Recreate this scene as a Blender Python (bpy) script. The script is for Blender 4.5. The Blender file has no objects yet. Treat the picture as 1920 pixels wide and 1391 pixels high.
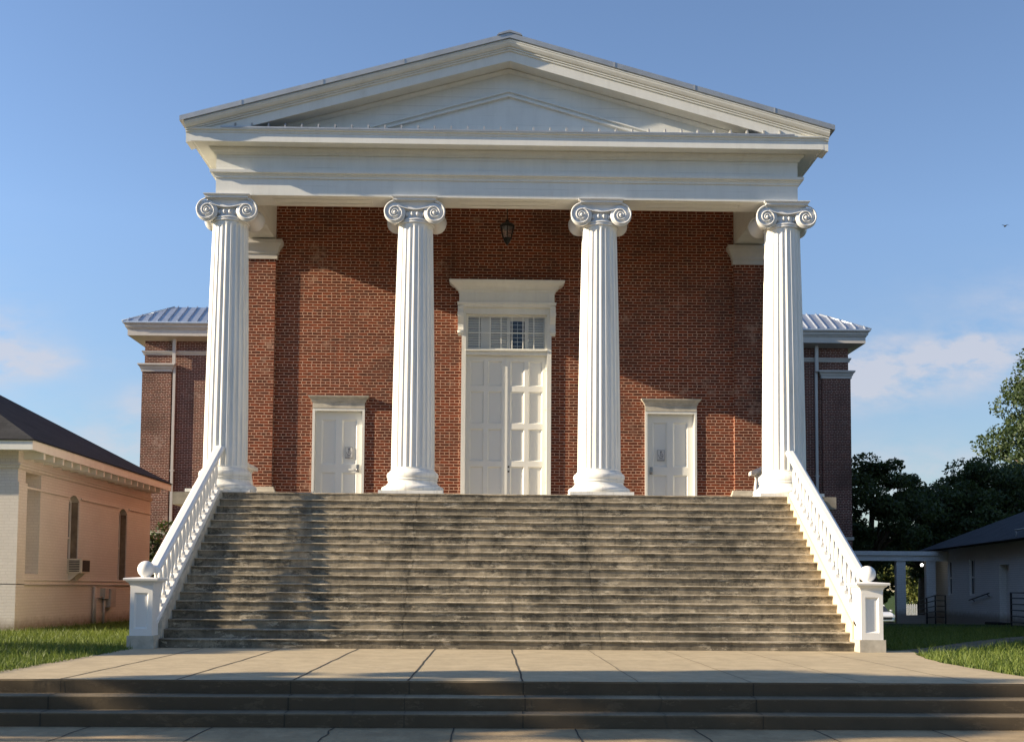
import bpy, bmesh, math, random
import numpy as np
from mathutils import Vector, Matrix
random.seed(7); rng = np.random.default_rng(7)
R_ = math.radians
scene = bpy.context.scene
COL = scene.collection
bpy.context.preferences.filepaths.use_scripts_auto_execute = False

# ------------------------------------------------------------------ materials
class NT:
    def __init__(s, name):
        s.m = bpy.data.materials.new(name); s.m.use_nodes = True
        s.t = s.m.node_tree; s.n = s.t.nodes; s.l = s.t.links
        s.b = s.n['Principled BSDF']
    def new(s, typ, **kw):
        n = s.n.new(typ)
        for k, v in kw.items(): setattr(n, k, v)
        return n
    def link(s, a, b): s.l.new(a, b)
    def put(s, sock, v):
        if hasattr(v, 'node'): s.l.new(v, sock)
        elif isinstance(v, (tuple, list)) and len(v) == 3 and sock.type == 'RGBA': sock.default_value = (*v, 1)
        else: sock.default_value = v
    def pos(s): return s.new('ShaderNodeNewGeometry').outputs['Position']
    def obj(s): return s.new('ShaderNodeTexCoord').outputs['Object']
    def uv(s): return s.new('ShaderNodeTexCoord').outputs['UV']
    def vmul(s, v, k):
        n = s.new('ShaderNodeVectorMath', operation='MULTIPLY'); s.put(n.inputs[0], v); n.inputs[1].default_value = k
        return n.outputs[0]
    def vadd(s, a, b):
        n = s.new('ShaderNodeVectorMath', operation='ADD'); s.put(n.inputs[0], a); s.put(n.inputs[1], b); return n.outputs[0]
    def noise(s, v, scale, detail=4, rough=.55, col=False):
        n = s.new('ShaderNodeTexNoise'); s.put(n.inputs['Vector'], v)
        n.inputs['Scale'].default_value = scale; n.inputs['Detail'].default_value = detail; n.inputs['Roughness'].default_value = rough
        return n.outputs['Color' if col else 'Fac']
    def ramp(s, f, stops):
        n = s.new('ShaderNodeValToRGB'); s.put(n.inputs[0], f); e = n.color_ramp.elements
        while len(e) < len(stops): e.new(.5)
        for i, (p, c) in enumerate(stops):
            e[i].position = p; e[i].color = (c, c, c, 1) if isinstance(c, (int, float)) else (*c, 1)
        return n.outputs[0]
    def mix(s, f, a, b, mode='MIX'):
        n = s.new('ShaderNodeMix', data_type='RGBA', blend_type=mode)
        s.put(n.inputs[0], f); s.put(n.inputs[6], a); s.put(n.inputs[7], b); return n.outputs[2]
    def math(s, op, a, b=0.0, c=None):
        n = s.new('ShaderNodeMath', operation=op); s.put(n.inputs[0], a); s.put(n.inputs[1], b)
        if c is not None: s.put(n.inputs[2], c)
        return n.outputs[0]
    def sep(s, v):
        n = s.new('ShaderNodeSeparateXYZ'); s.put(n.inputs[0], v); return n.outputs
    def bump(s, h, strength=.3, dist=.01):
        n = s.new('ShaderNodeBump'); s.put(n.inputs['Height'], h); n.inputs['Strength'].default_value = strength; n.inputs['Distance'].default_value = dist
        s.link(n.outputs[0], s.b.inputs['Normal'])
    def out(s, col, rough=.6, metal=0.0, spec=.5):
        s.put(s.b.inputs['Base Color'], col); s.put(s.b.inputs['Roughness'], rough); s.b.inputs['Metallic'].default_value = metal
        s.b.inputs['Specular IOR Level'].default_value = spec
        return s.m

def plain(name, c, rough=.6, metal=0., var=.12, scale=6., spec=.4):
    t = NT(name); n = t.noise(t.pos(), scale, 5)
    col = t.mix(t.ramp(n, [(.3, 0), (.7, 1)]), tuple(x*(1-var) for x in c), tuple(min(1, x*(1+var*.6)) for x in c))
    t.bump(n, .15, .006)
    return t.out(col, rough, metal, spec)

def paint(name, c, boards=0.0, dirt=.25, rough=.5, streaks=0):
    t = NT(name); p = t.pos()
    n = t.noise(t.vmul(p, (1.5, 1.5, .6)), 2.0, 6, .65)
    col = t.mix(t.ramp(n, [(.42, 0), (.75, dirt)]), c, tuple(x*.72 for x in c))
    if streaks:
        sn = t.noise(t.vmul(p, (11, 11, .5)), 1.0, 5, .6)
        col = t.mix(t.ramp(sn, [(.50, 0), (.72, streaks)]), col, (.44, .43, .39))
        g2 = t.noise(p, 2.6, 6, .7); col = t.mix(t.ramp(g2, [(.6, 0), (.7, .18)]), col, (.55, .47, .33))
    fine = t.noise(p, 30, 3)
    h = fine
    if boards:
        z = t.sep(p)[2]
        wob = t.math('MULTIPLY', t.noise(t.vmul(p, (.25, .25, 2.5)), 1.0, 2), .05)
        fr = t.math('FRACT', t.math('DIVIDE', t.math('ADD', z, wob), boards))
        brk = t.ramp(t.noise(t.vmul(p, (.9, .9, 7.)), 1.0, 3), [(.44, 0), (.56, 1)])
        ln = t.math('MULTIPLY', t.math('LESS_THAN', fr, .055), brk)
        col = t.mix(t.math('MULTIPLY', ln, .24), col, (.16, .15, .13))
        h = t.math('SUBTRACT', fine, t.math('MULTIPLY', ln, 3.0))
    t.bump(h, .12, .006)
    return t.out(col, rough, 0, .35)

def brick(name, c1, c2, mortar, worn=.35, painted=False):
    t = NT(name); uv = t.uv()
    off = t.vmul(t.vadd(t.noise(uv, 9, 2, .5, True), (-.5, -.5, -.5)), (.022, .016, 0))
    v = t.vadd(uv, off)
    b = t.new('ShaderNodeTexBrick', offset=.5, offset_frequency=2, squash=.52, squash_frequency=6)
    t.put(b.inputs['Vector'], v); b.inputs['Scale'].default_value = 1.0
    b.inputs['Brick Width'].default_value = .232; b.inputs['Row Height'].default_value = .0735
    b.inputs['Mortar Size'].default_value = .0088; b.inputs['Mortar Smooth'].default_value = .25; b.inputs['Bias'].default_value = -.1
    for k, c in (('Color1', c1), ('Color2', c2), ('Mortar', mortar)): b.inputs[k].default_value = (*c, 1)
    n1 = t.noise(uv, .55, 5, .6); n2 = t.noise(uv, 5.5, 5, .7)
    col = b.outputs['Color']
    if not painted:
        cell = t.noise(t.vmul(uv, (4.4, 13.6, 1)), 1.0, 1, .5)          # brick to brick shade
        col = t.mix(t.ramp(cell, [(.36, .62), (.5, 0)]), col, (.055, .022, .016))
        col = t.mix(t.math('MULTIPLY', b.outputs['Fac'], 1.0), col, mortar)
        col = t.mix(t.ramp(n1, [(.48, 0), (.7, .55)]), col, (.06, .038, .03))     # soot
        streak = t.noise(t.vmul(uv, (1.6, .18, 1)), 1.0, 5, .65)
        col = t.mix(t.ramp(streak, [(.56, 0), (.74, .4)]), col, (.05, .034, .028))
        patch = t.noise(uv, .9, 3, .55)
        col = t.mix(t.math('MULTIPLY', t.ramp(patch, [(.60, 0), (.66, .55)]), t.ramp(n2, [(.45, 0), (.6, 1)])), col, tuple(x*.8 for x in mortar))
        col = t.mix(t.ramp(n2, [(.58, 0), (.78, worn)]), col, tuple(x*.9 for x in mortar))  # lime bloom
    else:
        col = t.mix(t.ramp(n1, [(.4, 0), (.75, .5)]), col, tuple(x*.78 for x in c1))
        col = t.mix(t.ramp(n2, [(.66, 0), (.72, .5)]), col, (.33, .22, .16))
        z = t.sep(t.pos())[2]
        lowdirt = t.math('MULTIPLY', t.ramp(t.math('ADD', z, t.math('MULTIPLY', n2, .35)), [(.25, .75), (.5, 0)]), 1.0)
        col = t.mix(lowdirt, col, (.2, .15, .1))
    h = t.math('SUBTRACT', t.math('MULTIPLY', n2, .5), b.outputs['Fac'])
    t.bump(h, .55 if not painted else .4, .012)
    return t.out(col, .85, 0, .2)

def concrete(name, base, dark, pale, stain=.6, riser=None):
    t = NT(name); p = t.pos()
    if riser:
        xyz = t.sep(p); st_i = t.math('FLOOR', t.math('DIVIDE', t.math('ADD', xyz[2], .02), .165))
        cb = t.new('ShaderNodeCombineXYZ'); t.put(cb.inputs[0], xyz[0]); t.put(cb.inputs[1], t.math('MULTIPLY', st_i, 3.71)); t.put(cb.inputs[2], t.math('MULTIPLY', xyz[2], 1.6))
        ps = cb.outputs[0]
    else: ps = p
    big = t.noise(t.vmul(p, (.42, .5, .8)), 1.0, 4, .6)
    b = t.noise(t.vmul(p, (1., 1., 1.)), 2.2, 9, .7)
    drip = t.noise(t.vmul(p, (2.6, .6, .5)), 1.6, 6, .7)
    blot = t.noise(t.vmul(ps, (1.3, 1., 1.6)), 1.1, 9, .74)
    f = t.noise(p, 34, 5, .75)
    col = t.mix(t.ramp(b, [(.35, 0), (.65, 1)]), base, tuple(x*.78 for x in base))
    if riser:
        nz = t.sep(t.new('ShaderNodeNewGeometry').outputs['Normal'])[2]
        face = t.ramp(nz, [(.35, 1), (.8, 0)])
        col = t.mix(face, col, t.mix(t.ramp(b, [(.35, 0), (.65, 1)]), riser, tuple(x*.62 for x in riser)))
    k = t.math('ADD', t.math('MULTIPLY', big, .5), t.math('ADD', t.math('MULTIPLY', b, .3), t.math('MULTIPLY', drip, .3)))
    k = t.math('ADD', k, t.math('MULTIPLY', t.math('SUBTRACT', f, .5), .16))
    col = t.mix(t.ramp(k, [(.50, 0), (.57, stain*.38), (.68, stain*.85)]), col, dark)
    fine_ = t.noise(t.vmul(ps, (5.5, 1., 4.)), 1.5, 9, .8)
    col = t.mix(t.math('MULTIPLY', t.ramp(blot, [(.50, 0), (.55, stain*.95)]), t.ramp(fine_, [(.44, .1), (.53, 1)])), col, dark)
    if riser:
        for xc_ in (-1.93, 1.62):
            dx_ = t.math('ABSOLUTE', t.math('ADD', t.math('SUBTRACT', xyz[0], xc_), t.math('MULTIPLY', t.math('SUBTRACT', t.noise(p, 2.2, 5, .6), .5), .35)))
            col = t.mix(t.ramp(dx_, [(.0, .75), (.022, 0)]), col, (.05, .045, .035))
            col = t.mix(t.math('MULTIPLY', t.ramp(dx_, [(.0, .5), (.28, 0)]), t.ramp(drip, [(.4, 0), (.6, 1)])), col, dark)
        zf = t.math('FRACT', t.math('DIVIDE', xyz[2], .165))
        col = t.mix(t.math('MULTIPLY', t.ramp(zf, [(.84, 0), (.92, .36)]), t.ramp(fine_, [(.38, .2), (.55, 1)])), col, pale)  # sunlit tread edge painted as a pale line along each nosing
        strk = t.noise(t.vmul(p, (5.5, 1., .35)), 1.0, 7, .7)
        col = t.mix(t.ramp(strk, [(.54, 0), (.66, stain*.55)]), col, dark)
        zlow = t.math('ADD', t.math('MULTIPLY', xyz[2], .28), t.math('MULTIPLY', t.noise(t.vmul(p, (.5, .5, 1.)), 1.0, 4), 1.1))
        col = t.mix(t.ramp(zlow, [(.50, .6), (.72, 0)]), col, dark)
    col = t.mix(t.ramp(t.noise(t.vmul(ps, (2.0, 1., 3.)), 1.2, 10, .8), [(.558, 0), (.59, stain*.7)]), col, pale)
    col = t.mix(t.ramp(f, [(.36, .3), (.55, 0)]), col, dark)
    t.bump(t.math('ADD', b, t.math('MULTIPLY', f, .6)), .35, .012)
    return t.out(col, .88, 0, .2)

WHITE = (.81, .80, .75)
m_col = paint('white_column_paint', WHITE, 0, .2, .45, .5)
m_capital = paint('white_capital_paint', (.72, .72, .705), 0, .35, .26)
m_white = paint('white_trim_paint', (.76, .755, .70), 0, .3, .5, .12)
m_board = paint('white_board_paint', (.75, .75, .70), .21, .3, .5, .1)
m_door = paint('door_paint', (.77, .765, .715), 0, .1, .45)
m_rail = paint('white_rail_paint', (.82, .805, .77), 0, .18, .5)
m_cream = paint('cream_masonry_paint', (.72, .6, .42), 0, .45, .8)
m_stone = plain('trim_stone', (.5, .46, .38), .85, 0, .25, 5)
m_podium = plain('shade_toned_stone', (.26, .235, .19), .9, 0, .3, 5)  # podium stone darkened to carry the balustrade's shade in its colour
m_wtrim = paint('weathered_trim_paint', (.56, .53, .485), 0, .4)
m_brick = brick('red_brick', (.215, .045, .016), (.095, .023, .011), (.50, .31, .22))
m_brick2 = brick('wing_brick', (.16, .045, .026), (.085, .027, .018), (.50, .36, .29), .25)
m_wbrick = brick('white_painted_brick', (.70, .645, .575), (.67, .615, .545), (.60, .545, .48), 0, True)
m_gbrick = brick('grey_painted_brick', (.70, .69, .66), (.66, .65, .62), (.56, .55, .53), 0, True)
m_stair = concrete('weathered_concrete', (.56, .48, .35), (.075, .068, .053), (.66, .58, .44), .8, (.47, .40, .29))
m_pave = concrete('tan_concrete', (.53, .435, .285), (.36, .295, .195), (.56, .47, .33), .4)
m_pave2 = concrete('worn_pavement', (.44, .33, .195), (.26, .19, .11), (.50, .38, .23), .5)
m_path = concrete('shade_toned_path', (.2, .17, .12), (.07, .075, .04), (.26, .22, .16), .7)  # concrete darkened for the shadow over the path, with grassy patches
m_step = concrete('step_concrete', (.45, .355, .23), (.10, .08, .055), (.40, .31, .20), .18, (.125, .092, .056))  # riser colour lowered to paint deeper shade on the front steps
m_joint = plain('joint_dirt', (.05, .043, .032), .9)
m_metal_roof = plain('metal_roof', (.60, .635, .68), .42, .85, .1, 2)
m_flash = plain('grey_metal_flashing', (.42, .43, .43), .45, .6, .12, 3)
m_shingle = None
def shingle(name, c):
    t = NT(name); uv = t.uv()
    b = t.new('ShaderNodeTexBrick', offset=.5, squash=1.0)
    t.put(b.inputs['Vector'], t.vadd(uv, t.vmul(t.noise(uv, 6, 2, .5, True), (.03, .02, 0)))); b.inputs['Scale'].default_value = 1
    b.inputs['Brick Width'].default_value = .3; b.inputs['Row Height'].default_value = .14; b.inputs['Mortar Size'].default_value = .008
    b.inputs['Color1'].default_value = (*c, 1); b.inputs['Color2'].default_value = (*[x*.65 for x in c], 1); b.inputs['Mortar'].default_value = (*[x*.4 for x in c], 1)
    n = t.noise(uv, 1.2, 6, .7)
    col = t.mix(t.ramp(n, [(.4, 0), (.75, .5)]), b.outputs['Color'], tuple(x*1.5 for x in c))
    t.bump(t.math('SUBTRACT', t.noise(uv, 50, 3), b.outputs['Fac']), .5, .01)
    return t.out(col, .9, 0, .2)
m_shingle = shingle('dark_shingle', (.04, .04, .041))
m_shingle2 = shingle('slate_grey_shingle', (.062, .063, .068))
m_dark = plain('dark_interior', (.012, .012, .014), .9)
m_iron = plain('black_iron', (.018, .018, .02), .5, .3)
m_steel = plain('lock_steel', (.3, .3, .3), .35, .8)
m_lantern = plain('bronze_lantern', (.02, .018, .016), .5, .5)
m_paper = plain('paper', (.62, .62, .6), .8)
m_ink = plain('ink', (.24, .24, .25), .8)
m_louver = paint('shutter_paint', (.64, .63, .56), 0, .2)
m_sash = paint('sash_paint', (.7, .68, .63), 0, .3)
m_ac = plain('ac_beige_metal', (.62, .55, .45), .5, .1)
m_acg = plain('ac_grille', (.03, .028, .026), .7)
m_pipe = plain('grey_pipe', (.42, .41, .38), .5, .2)
m_wood = plain('bark', (.10, .075, .055), .95, 0, .35, 8)
m_reveal = plain('reveal_brown', (.22, .17, .12), .85, 0, .35, 5)
m_wfence = plain('white_picket_paint', (.75, .73, .68), .6)

def glass(name, tint=(.03, .035, .04)):
    t = NT(name); t.out(tint, .06, 0, .8)
    n = t.noise(t.pos(), 3, 2); t.bump(n, .03, .01)
    return t.m
m_glass = glass('window_glass')
def clear_glass(name, fac):
    t = NT(name)
    tr = t.new('ShaderNodeBsdfTransparent'); gl = t.new('ShaderNodeBsdfGlossy'); gl.inputs['Roughness'].default_value = .05
    mx = t.new('ShaderNodeMixShader'); mx.inputs[0].default_value = fac
    t.link(tr.outputs[0], mx.inputs[1]); t.link(gl.outputs[0], mx.inputs[2])
    t.link(mx.outputs[0], t.n['Material Output'].inputs[0]); return t.m
m_dullglass = plain('dull_window_glass', (.012, .014, .018), .45, 0, .1, 4, .3)
m_pane = clear_glass('clear_pane', .035)
m_lglass = clear_glass('lantern_glass', .25)

def leafmat(name, a, b, trans=.25):
    t = NT(name); r = t.new('ShaderNodeNewGeometry').outputs['Random Per Island']
    n = t.noise(t.pos(), .9, 3)
    col = t.mix(t.ramp(t.math('ADD', t.math('MULTIPLY', r, .55), t.math('MULTIPLY', n, .45)), [(.25, 0), (.75, 1)]), a, b)
    t.out(col, .55, 0, .35)
    tl = t.new('ShaderNodeBsdfTranslucent'); t.put(tl.inputs[0], t.mix(.5, col, (.12, .16, .02)))
    mx = t.new('ShaderNodeMixShader'); mx.inputs[0].default_value = trans
    t.link(t.b.outputs[0], mx.inputs[1]); t.link(tl.outputs[0], mx.inputs[2]); t.link(mx.outputs[0], t.n['Material Output'].inputs[0])
    return t.m
m_leaf = leafmat('oak_leaf', (.025, .045, .016), (.062, .092, .032))
m_leaf2 = leafmat('dark_leaf', (.024, .04, .015), (.07, .095, .03))
m_leaf3 = leafmat('yellow_green_leaf', (.07, .09, .02), (.16, .17, .045))
m_grassb = leafmat('grass_blade', (.065, .11, .018), (.19, .24, .05), .38)
m_dry = leafmat('dry_weed_leaf', (.05, .035, .02), (.10, .08, .04), .1)
def lawnmat():
    t = NT('lawn_soil'); p = t.pos()
    n = t.noise(p, 1.1, 6, .7); f = t.noise(p, 14, 6, .75)
    col = t.mix(t.ramp(f, [(.3, 0), (.7, 1)]), (.025, .045, .012), (.075, .115, .03))
    col = t.mix(t.ramp(n, [(.5, 0), (.75, .5)]), col, (.09, .085, .04))
    t.bump(f, .8, .06); return t.out(col, .95, 0, .1)
m_lawn = lawnmat()

# ------------------------------------------------------------------ mesh builder
LOC = {}
class MB:
    def __init__(s): s.v = []; s.f = []; s.mi = []; s.sm = []
    def add(s, vs, fs, mi=0, smooth=False):
        o = len(s.v); s.v += [tuple(map(float, q)) for q in vs]
        for f in fs: s.f.append([i+o for i in f]); s.mi.append(mi); s.sm.append(smooth)
        return s
    def box(s, x0, x1, y0, y1, z0, z1, mi=0):
        vs = [(x, y, z) for z in (z0, z1) for y in (y0, y1) for x in (x0, x1)]
        return s.add(vs, [(0, 2, 3, 1), (4, 5, 7, 6), (0, 1, 5, 4), (2, 6, 7, 3), (0, 4, 6, 2), (1, 3, 7, 5)], mi)
    def loft(s, rings, close=True, caps=True, mi=0, smooth=False):
        n = len(rings[0]); vs = [p for r in rings for p in r]; fs = []
        for i in range(len(rings)-1):
            for j in range(n if close else n-1):
                k = (j+1) % n; fs.append((i*n+j, i*n+k, (i+1)*n+k, (i+1)*n+j))
        s.add(vs, fs, mi, smooth)
        if caps and close:
            s.add(rings[0], [tuple(range(n))], mi); s.add(rings[-1], [tuple(range(n))], mi)
        return s
    def prism(s, poly, axis, a, b, mi=0):
        if axis == 'x': r = [[(t, p, q) for p, q in poly] for t in (a, b)]
        elif axis == 'y': r = [[(p, t, q) for p, q in poly] for t in (a, b)]
        else: r = [[(p, q, t) for p, q in poly] for t in (a, b)]
        return s.loft(r, mi=mi)
    def lathe(s, prof, c, n=32, axis='z', mi=0, smooth=True, caps=True):
        rings = []
        for r, z in prof:
            rg = []
            for j in range(n):
                a = 2*math.pi*j/n; x, y = r*math.cos(a), r*math.sin(a)
                rg.append((c[0]+x, c[1]+y, c[2]+z) if axis == 'z' else (c[0]+x, c[1]+z, c[2]+y) if axis == 'y' else (c[0]+z, c[1]+x, c[2]+y))
            rings.append(rg)
        return s.loft(rings, True, caps, mi, smooth)
    def tube(s, pts, rad, n=6, mi=0, smooth=True):
        pts = [Vector(p) for p in pts]; rings = []
        for i, p in enumerate(pts):
            d = (pts[min(i+1, len(pts)-1)]-pts[max(i-1, 0)]).normalized()
            a = Vector((0, 0, 1)) if abs(d.z) < .9 else Vector((1, 0, 0))
            if abs(d.y) < .2 and abs(d.z) >= .0 and getattr(s, 'yref', False): a = Vector((0, 1, 0))
            u = d.cross(a).normalized(); w = d.cross(u)
            r = rad[i] if isinstance(rad, (list, tuple)) else rad
            rings.append([tuple(p+u*(r*math.cos(2*math.pi*j/n))+w*(r*math.sin(2*math.pi*j/n))) for j in range(n)])
        return s.loft(rings, True, True, mi, smooth)
    def sweep(s, prof, path, closed=False, mi=0):
        """prof: closed polygon of (offset, z); path: xy points, outward is the left normal of travel."""
        n = len(path); rings = []
        for i in range(n):
            P = Vector(path[i])
            ds = []
            if closed or i > 0: ds.append((P-Vector(path[i-1])).normalized())
            if closed or i < n-1: ds.append((Vector(path[(i+1) % n])-P).normalized())
            ns = [Vector((-d.y, d.x)) for d in ds]
            m = ns[0] if len(ns) == 1 else (ns[0]+ns[1])/(1+ns[0].dot(ns[1]))
            rings.append([(P.x+m.x*o, P.y+m.y*o, z) for o, z in prof])
        if closed: rings.append(rings[0])
        return s.loft(rings, True, not closed, mi)
    def build(s, name, mats, parent=None, loc=None, uv=True, recalc=True):
        if not isinstance(mats, (list, tuple)): mats = [mats]
        me = bpy.data.meshes.new(name)
        base = Vector(LOC.get(parent.name, (0, 0, 0))) if parent else Vector(loc or (0, 0, 0))
        if parent is not None and loc is not None: base = Vector(loc)
        V = [(x-base.x, y-base.y, z-base.z) for x, y, z in s.v]
        me.from_pydata(V, [], s.f)
        for m in mats: me.materials.append(m)
        me.polygons.foreach_set('material_index', s.mi); me.polygons.foreach_set('use_smooth', s.sm)
        if recalc:
            bm = bmesh.new(); bm.from_mesh(me); bmesh.ops.remove_doubles(bm, verts=bm.verts, dist=1e-5)
            bmesh.ops.recalc_face_normals(bm, faces=bm.faces); bm.to_mesh(me); bm.free()
        if uv: boxuv(me, base)
        o = bpy.data.objects.new(name, me); COL.objects.link(o)
        if parent:
            o.parent = parent
            pb = Vector(LOC.get(parent.name, (0, 0, 0)))
            o.location = base-pb
            LOC[o.name] = tuple(base)
        else:
            o.location = base; LOC[o.name] = tuple(base)
        return o
def boxuv(me, base):
    L = me.uv_layers.new(name='UVMap')
    nl = len(me.loops); vi = np.empty(nl, np.int32); me.loops.foreach_get('vertex_index', vi)
    co = np.empty(len(me.vertices)*3, np.float32); me.vertices.foreach_get('co', co); co = co.reshape(-1, 3)+np.array(base, np.float32)
    pn = np.empty(len(me.polygons)*3, np.float32); me.polygons.foreach_get('normal', pn); pn = np.abs(pn.reshape(-1, 3))
    lt = np.empty(len(me.polygons), np.int32); me.polygons.foreach_get('loop_total', lt)
    ln = np.repeat(pn, lt, axis=0); p = co[vi]
    ax = np.argmax(ln*np.array([1, 1, 1.15]), axis=1)
    uv = np.where((ax == 0)[:, None], p[:, [1, 2]], np.where((ax == 1)[:, None], p[:, [0, 2]], p[:, [0, 1]]))
    L.data.foreach_set('uv', uv.astype(np.float32).ravel())
def tag(o, label=None, cat=None, group=None, kind=None):
    if label: o['label'] = label
    if cat: o['category'] = cat
    if group: o['group'] = group
    if kind: o['kind'] = kind
    return o
def thing(name, label, cat, loc, group=None, rotz=0):
    o = bpy.data.objects.new(name, None); COL.objects.link(o); o.location = loc; o.rotation_euler = (0, 0, rotz)
    o.empty_display_size = .2; LOC[o.name] = tuple(loc)
    return tag(o, label, cat, group)
def clone(src, parent, loc):
    c = src.copy(); COL.objects.link(c); c.parent = parent; c.location = loc
    LOC[c.name] = tuple(Vector(loc)+Vector(LOC.get(parent.name, (0, 0, 0)))) if parent else tuple(loc)
    return c

# ------------------------------------------------------------------ key dimensions (metres)
NR, RH, TD = 19, .165, .2526
ZP = NR*RH                       # porch floor
SW = 6.19                        # half width of the stair
YC = .70                         # column axis
CX = (-6.3, -2.1, 2.1, 6.3)
HW = 6.56; YF = .30              # entablature half width and front plane
ZA, ZT0, ZT1, ZC = 9.84, 10.22, 10.38, 10.90
OV = .465
YW = 3.72                        # porch back wall
YWING = 24.8
HR, ZR, ZAP = 7.23, 11.37, 13.36
YR = -.36
SL = (ZAP-ZR)/HR

# ------------------------------------------------------------------ church
church = thing('church', 'red brick church with white four column portico and triangular gable', 'church', (0, YC, 0))

def wall_with_openings(mb, x0, x1, y0, y1, z0, z1, ops):
    xs = x0
    for a, b, c, d in sorted(ops):
        mb.box(xs, a, y0, y1, z0, z1)
        if c > z0: mb.box(a, b, y0, y1, z0, c)
        mb.box(a, b, y0, y1, d, z1); xs = b
    mb.box(xs, x1, y0, y1, z0, z1)
DX0, DX1 = -1.10, 1.17
SD = ((-4.83, -3.52), (3.55, 4.86))
mb = MB()
wall_with_openings(mb, -6.50, 6.50, YW, YW+.35, ZP-.02, 11.0,
    [(DX0, DX1, ZP-.02, 8.28), (SD[0][0], SD[0][1], ZP-.02, 5.56), (SD[1][0], SD[1][1], ZP-.02, 5.56)])
mb.box(-6.5, -6.1, YW+.35, YWING, -.6, 11.2); mb.box(6.1, 6.5, YW+.35, YWING, -.6, 11.2)
mb.build('brick_wall', m_brick, church)
for sx, s in ((-1, 'p'), (1, 'q')):
    xa, xb = sorted((sx*5.81, sx*6.60))
    mb = MB().box(xa, xb, YW-.10, YW-.001, ZP+.0, 9.72)
    pil = mb.build('pilaster', m_brick, church)
    path = [(xb, YW-.001), (xb, YW-.10), (xa, YW-.10), (xa, YW-.001)]
    MB().sweep([(-.01, 9.33), (.035, 9.33), (.035, 9.45), (.06, 9.47), (.06, 9.52), (.11, 9.62), (.17, 9.70), (.17, 9.80), (-.01, 9.80)], path).build('pilaster_cap', m_wtrim, pil)
    MB().sweep([(-.01, ZP+.005), (.11, ZP+.005), (.11, ZP+.2), (.085, ZP+.24), (.1, ZP+.3), (.07, ZP+.36), (.05, ZP+.43), (-.01, ZP+.43)], path).build('pilaster_base', m_stone, pil)

# podium and porch floor
for sx in (-1, 1):
    pod = MB().box(*sorted((sx*(SW+.45), sx*7.02)), .02, YW+.3, -.5, 2.86).build('podium', m_cream, church)
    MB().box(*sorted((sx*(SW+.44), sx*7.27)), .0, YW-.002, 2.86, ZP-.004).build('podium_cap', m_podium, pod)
MB().box(-SW-.44, SW+.44, .012, YW+.3, ZP-.3, ZP-.001).build('porch_floor', m_stair, church)

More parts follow.
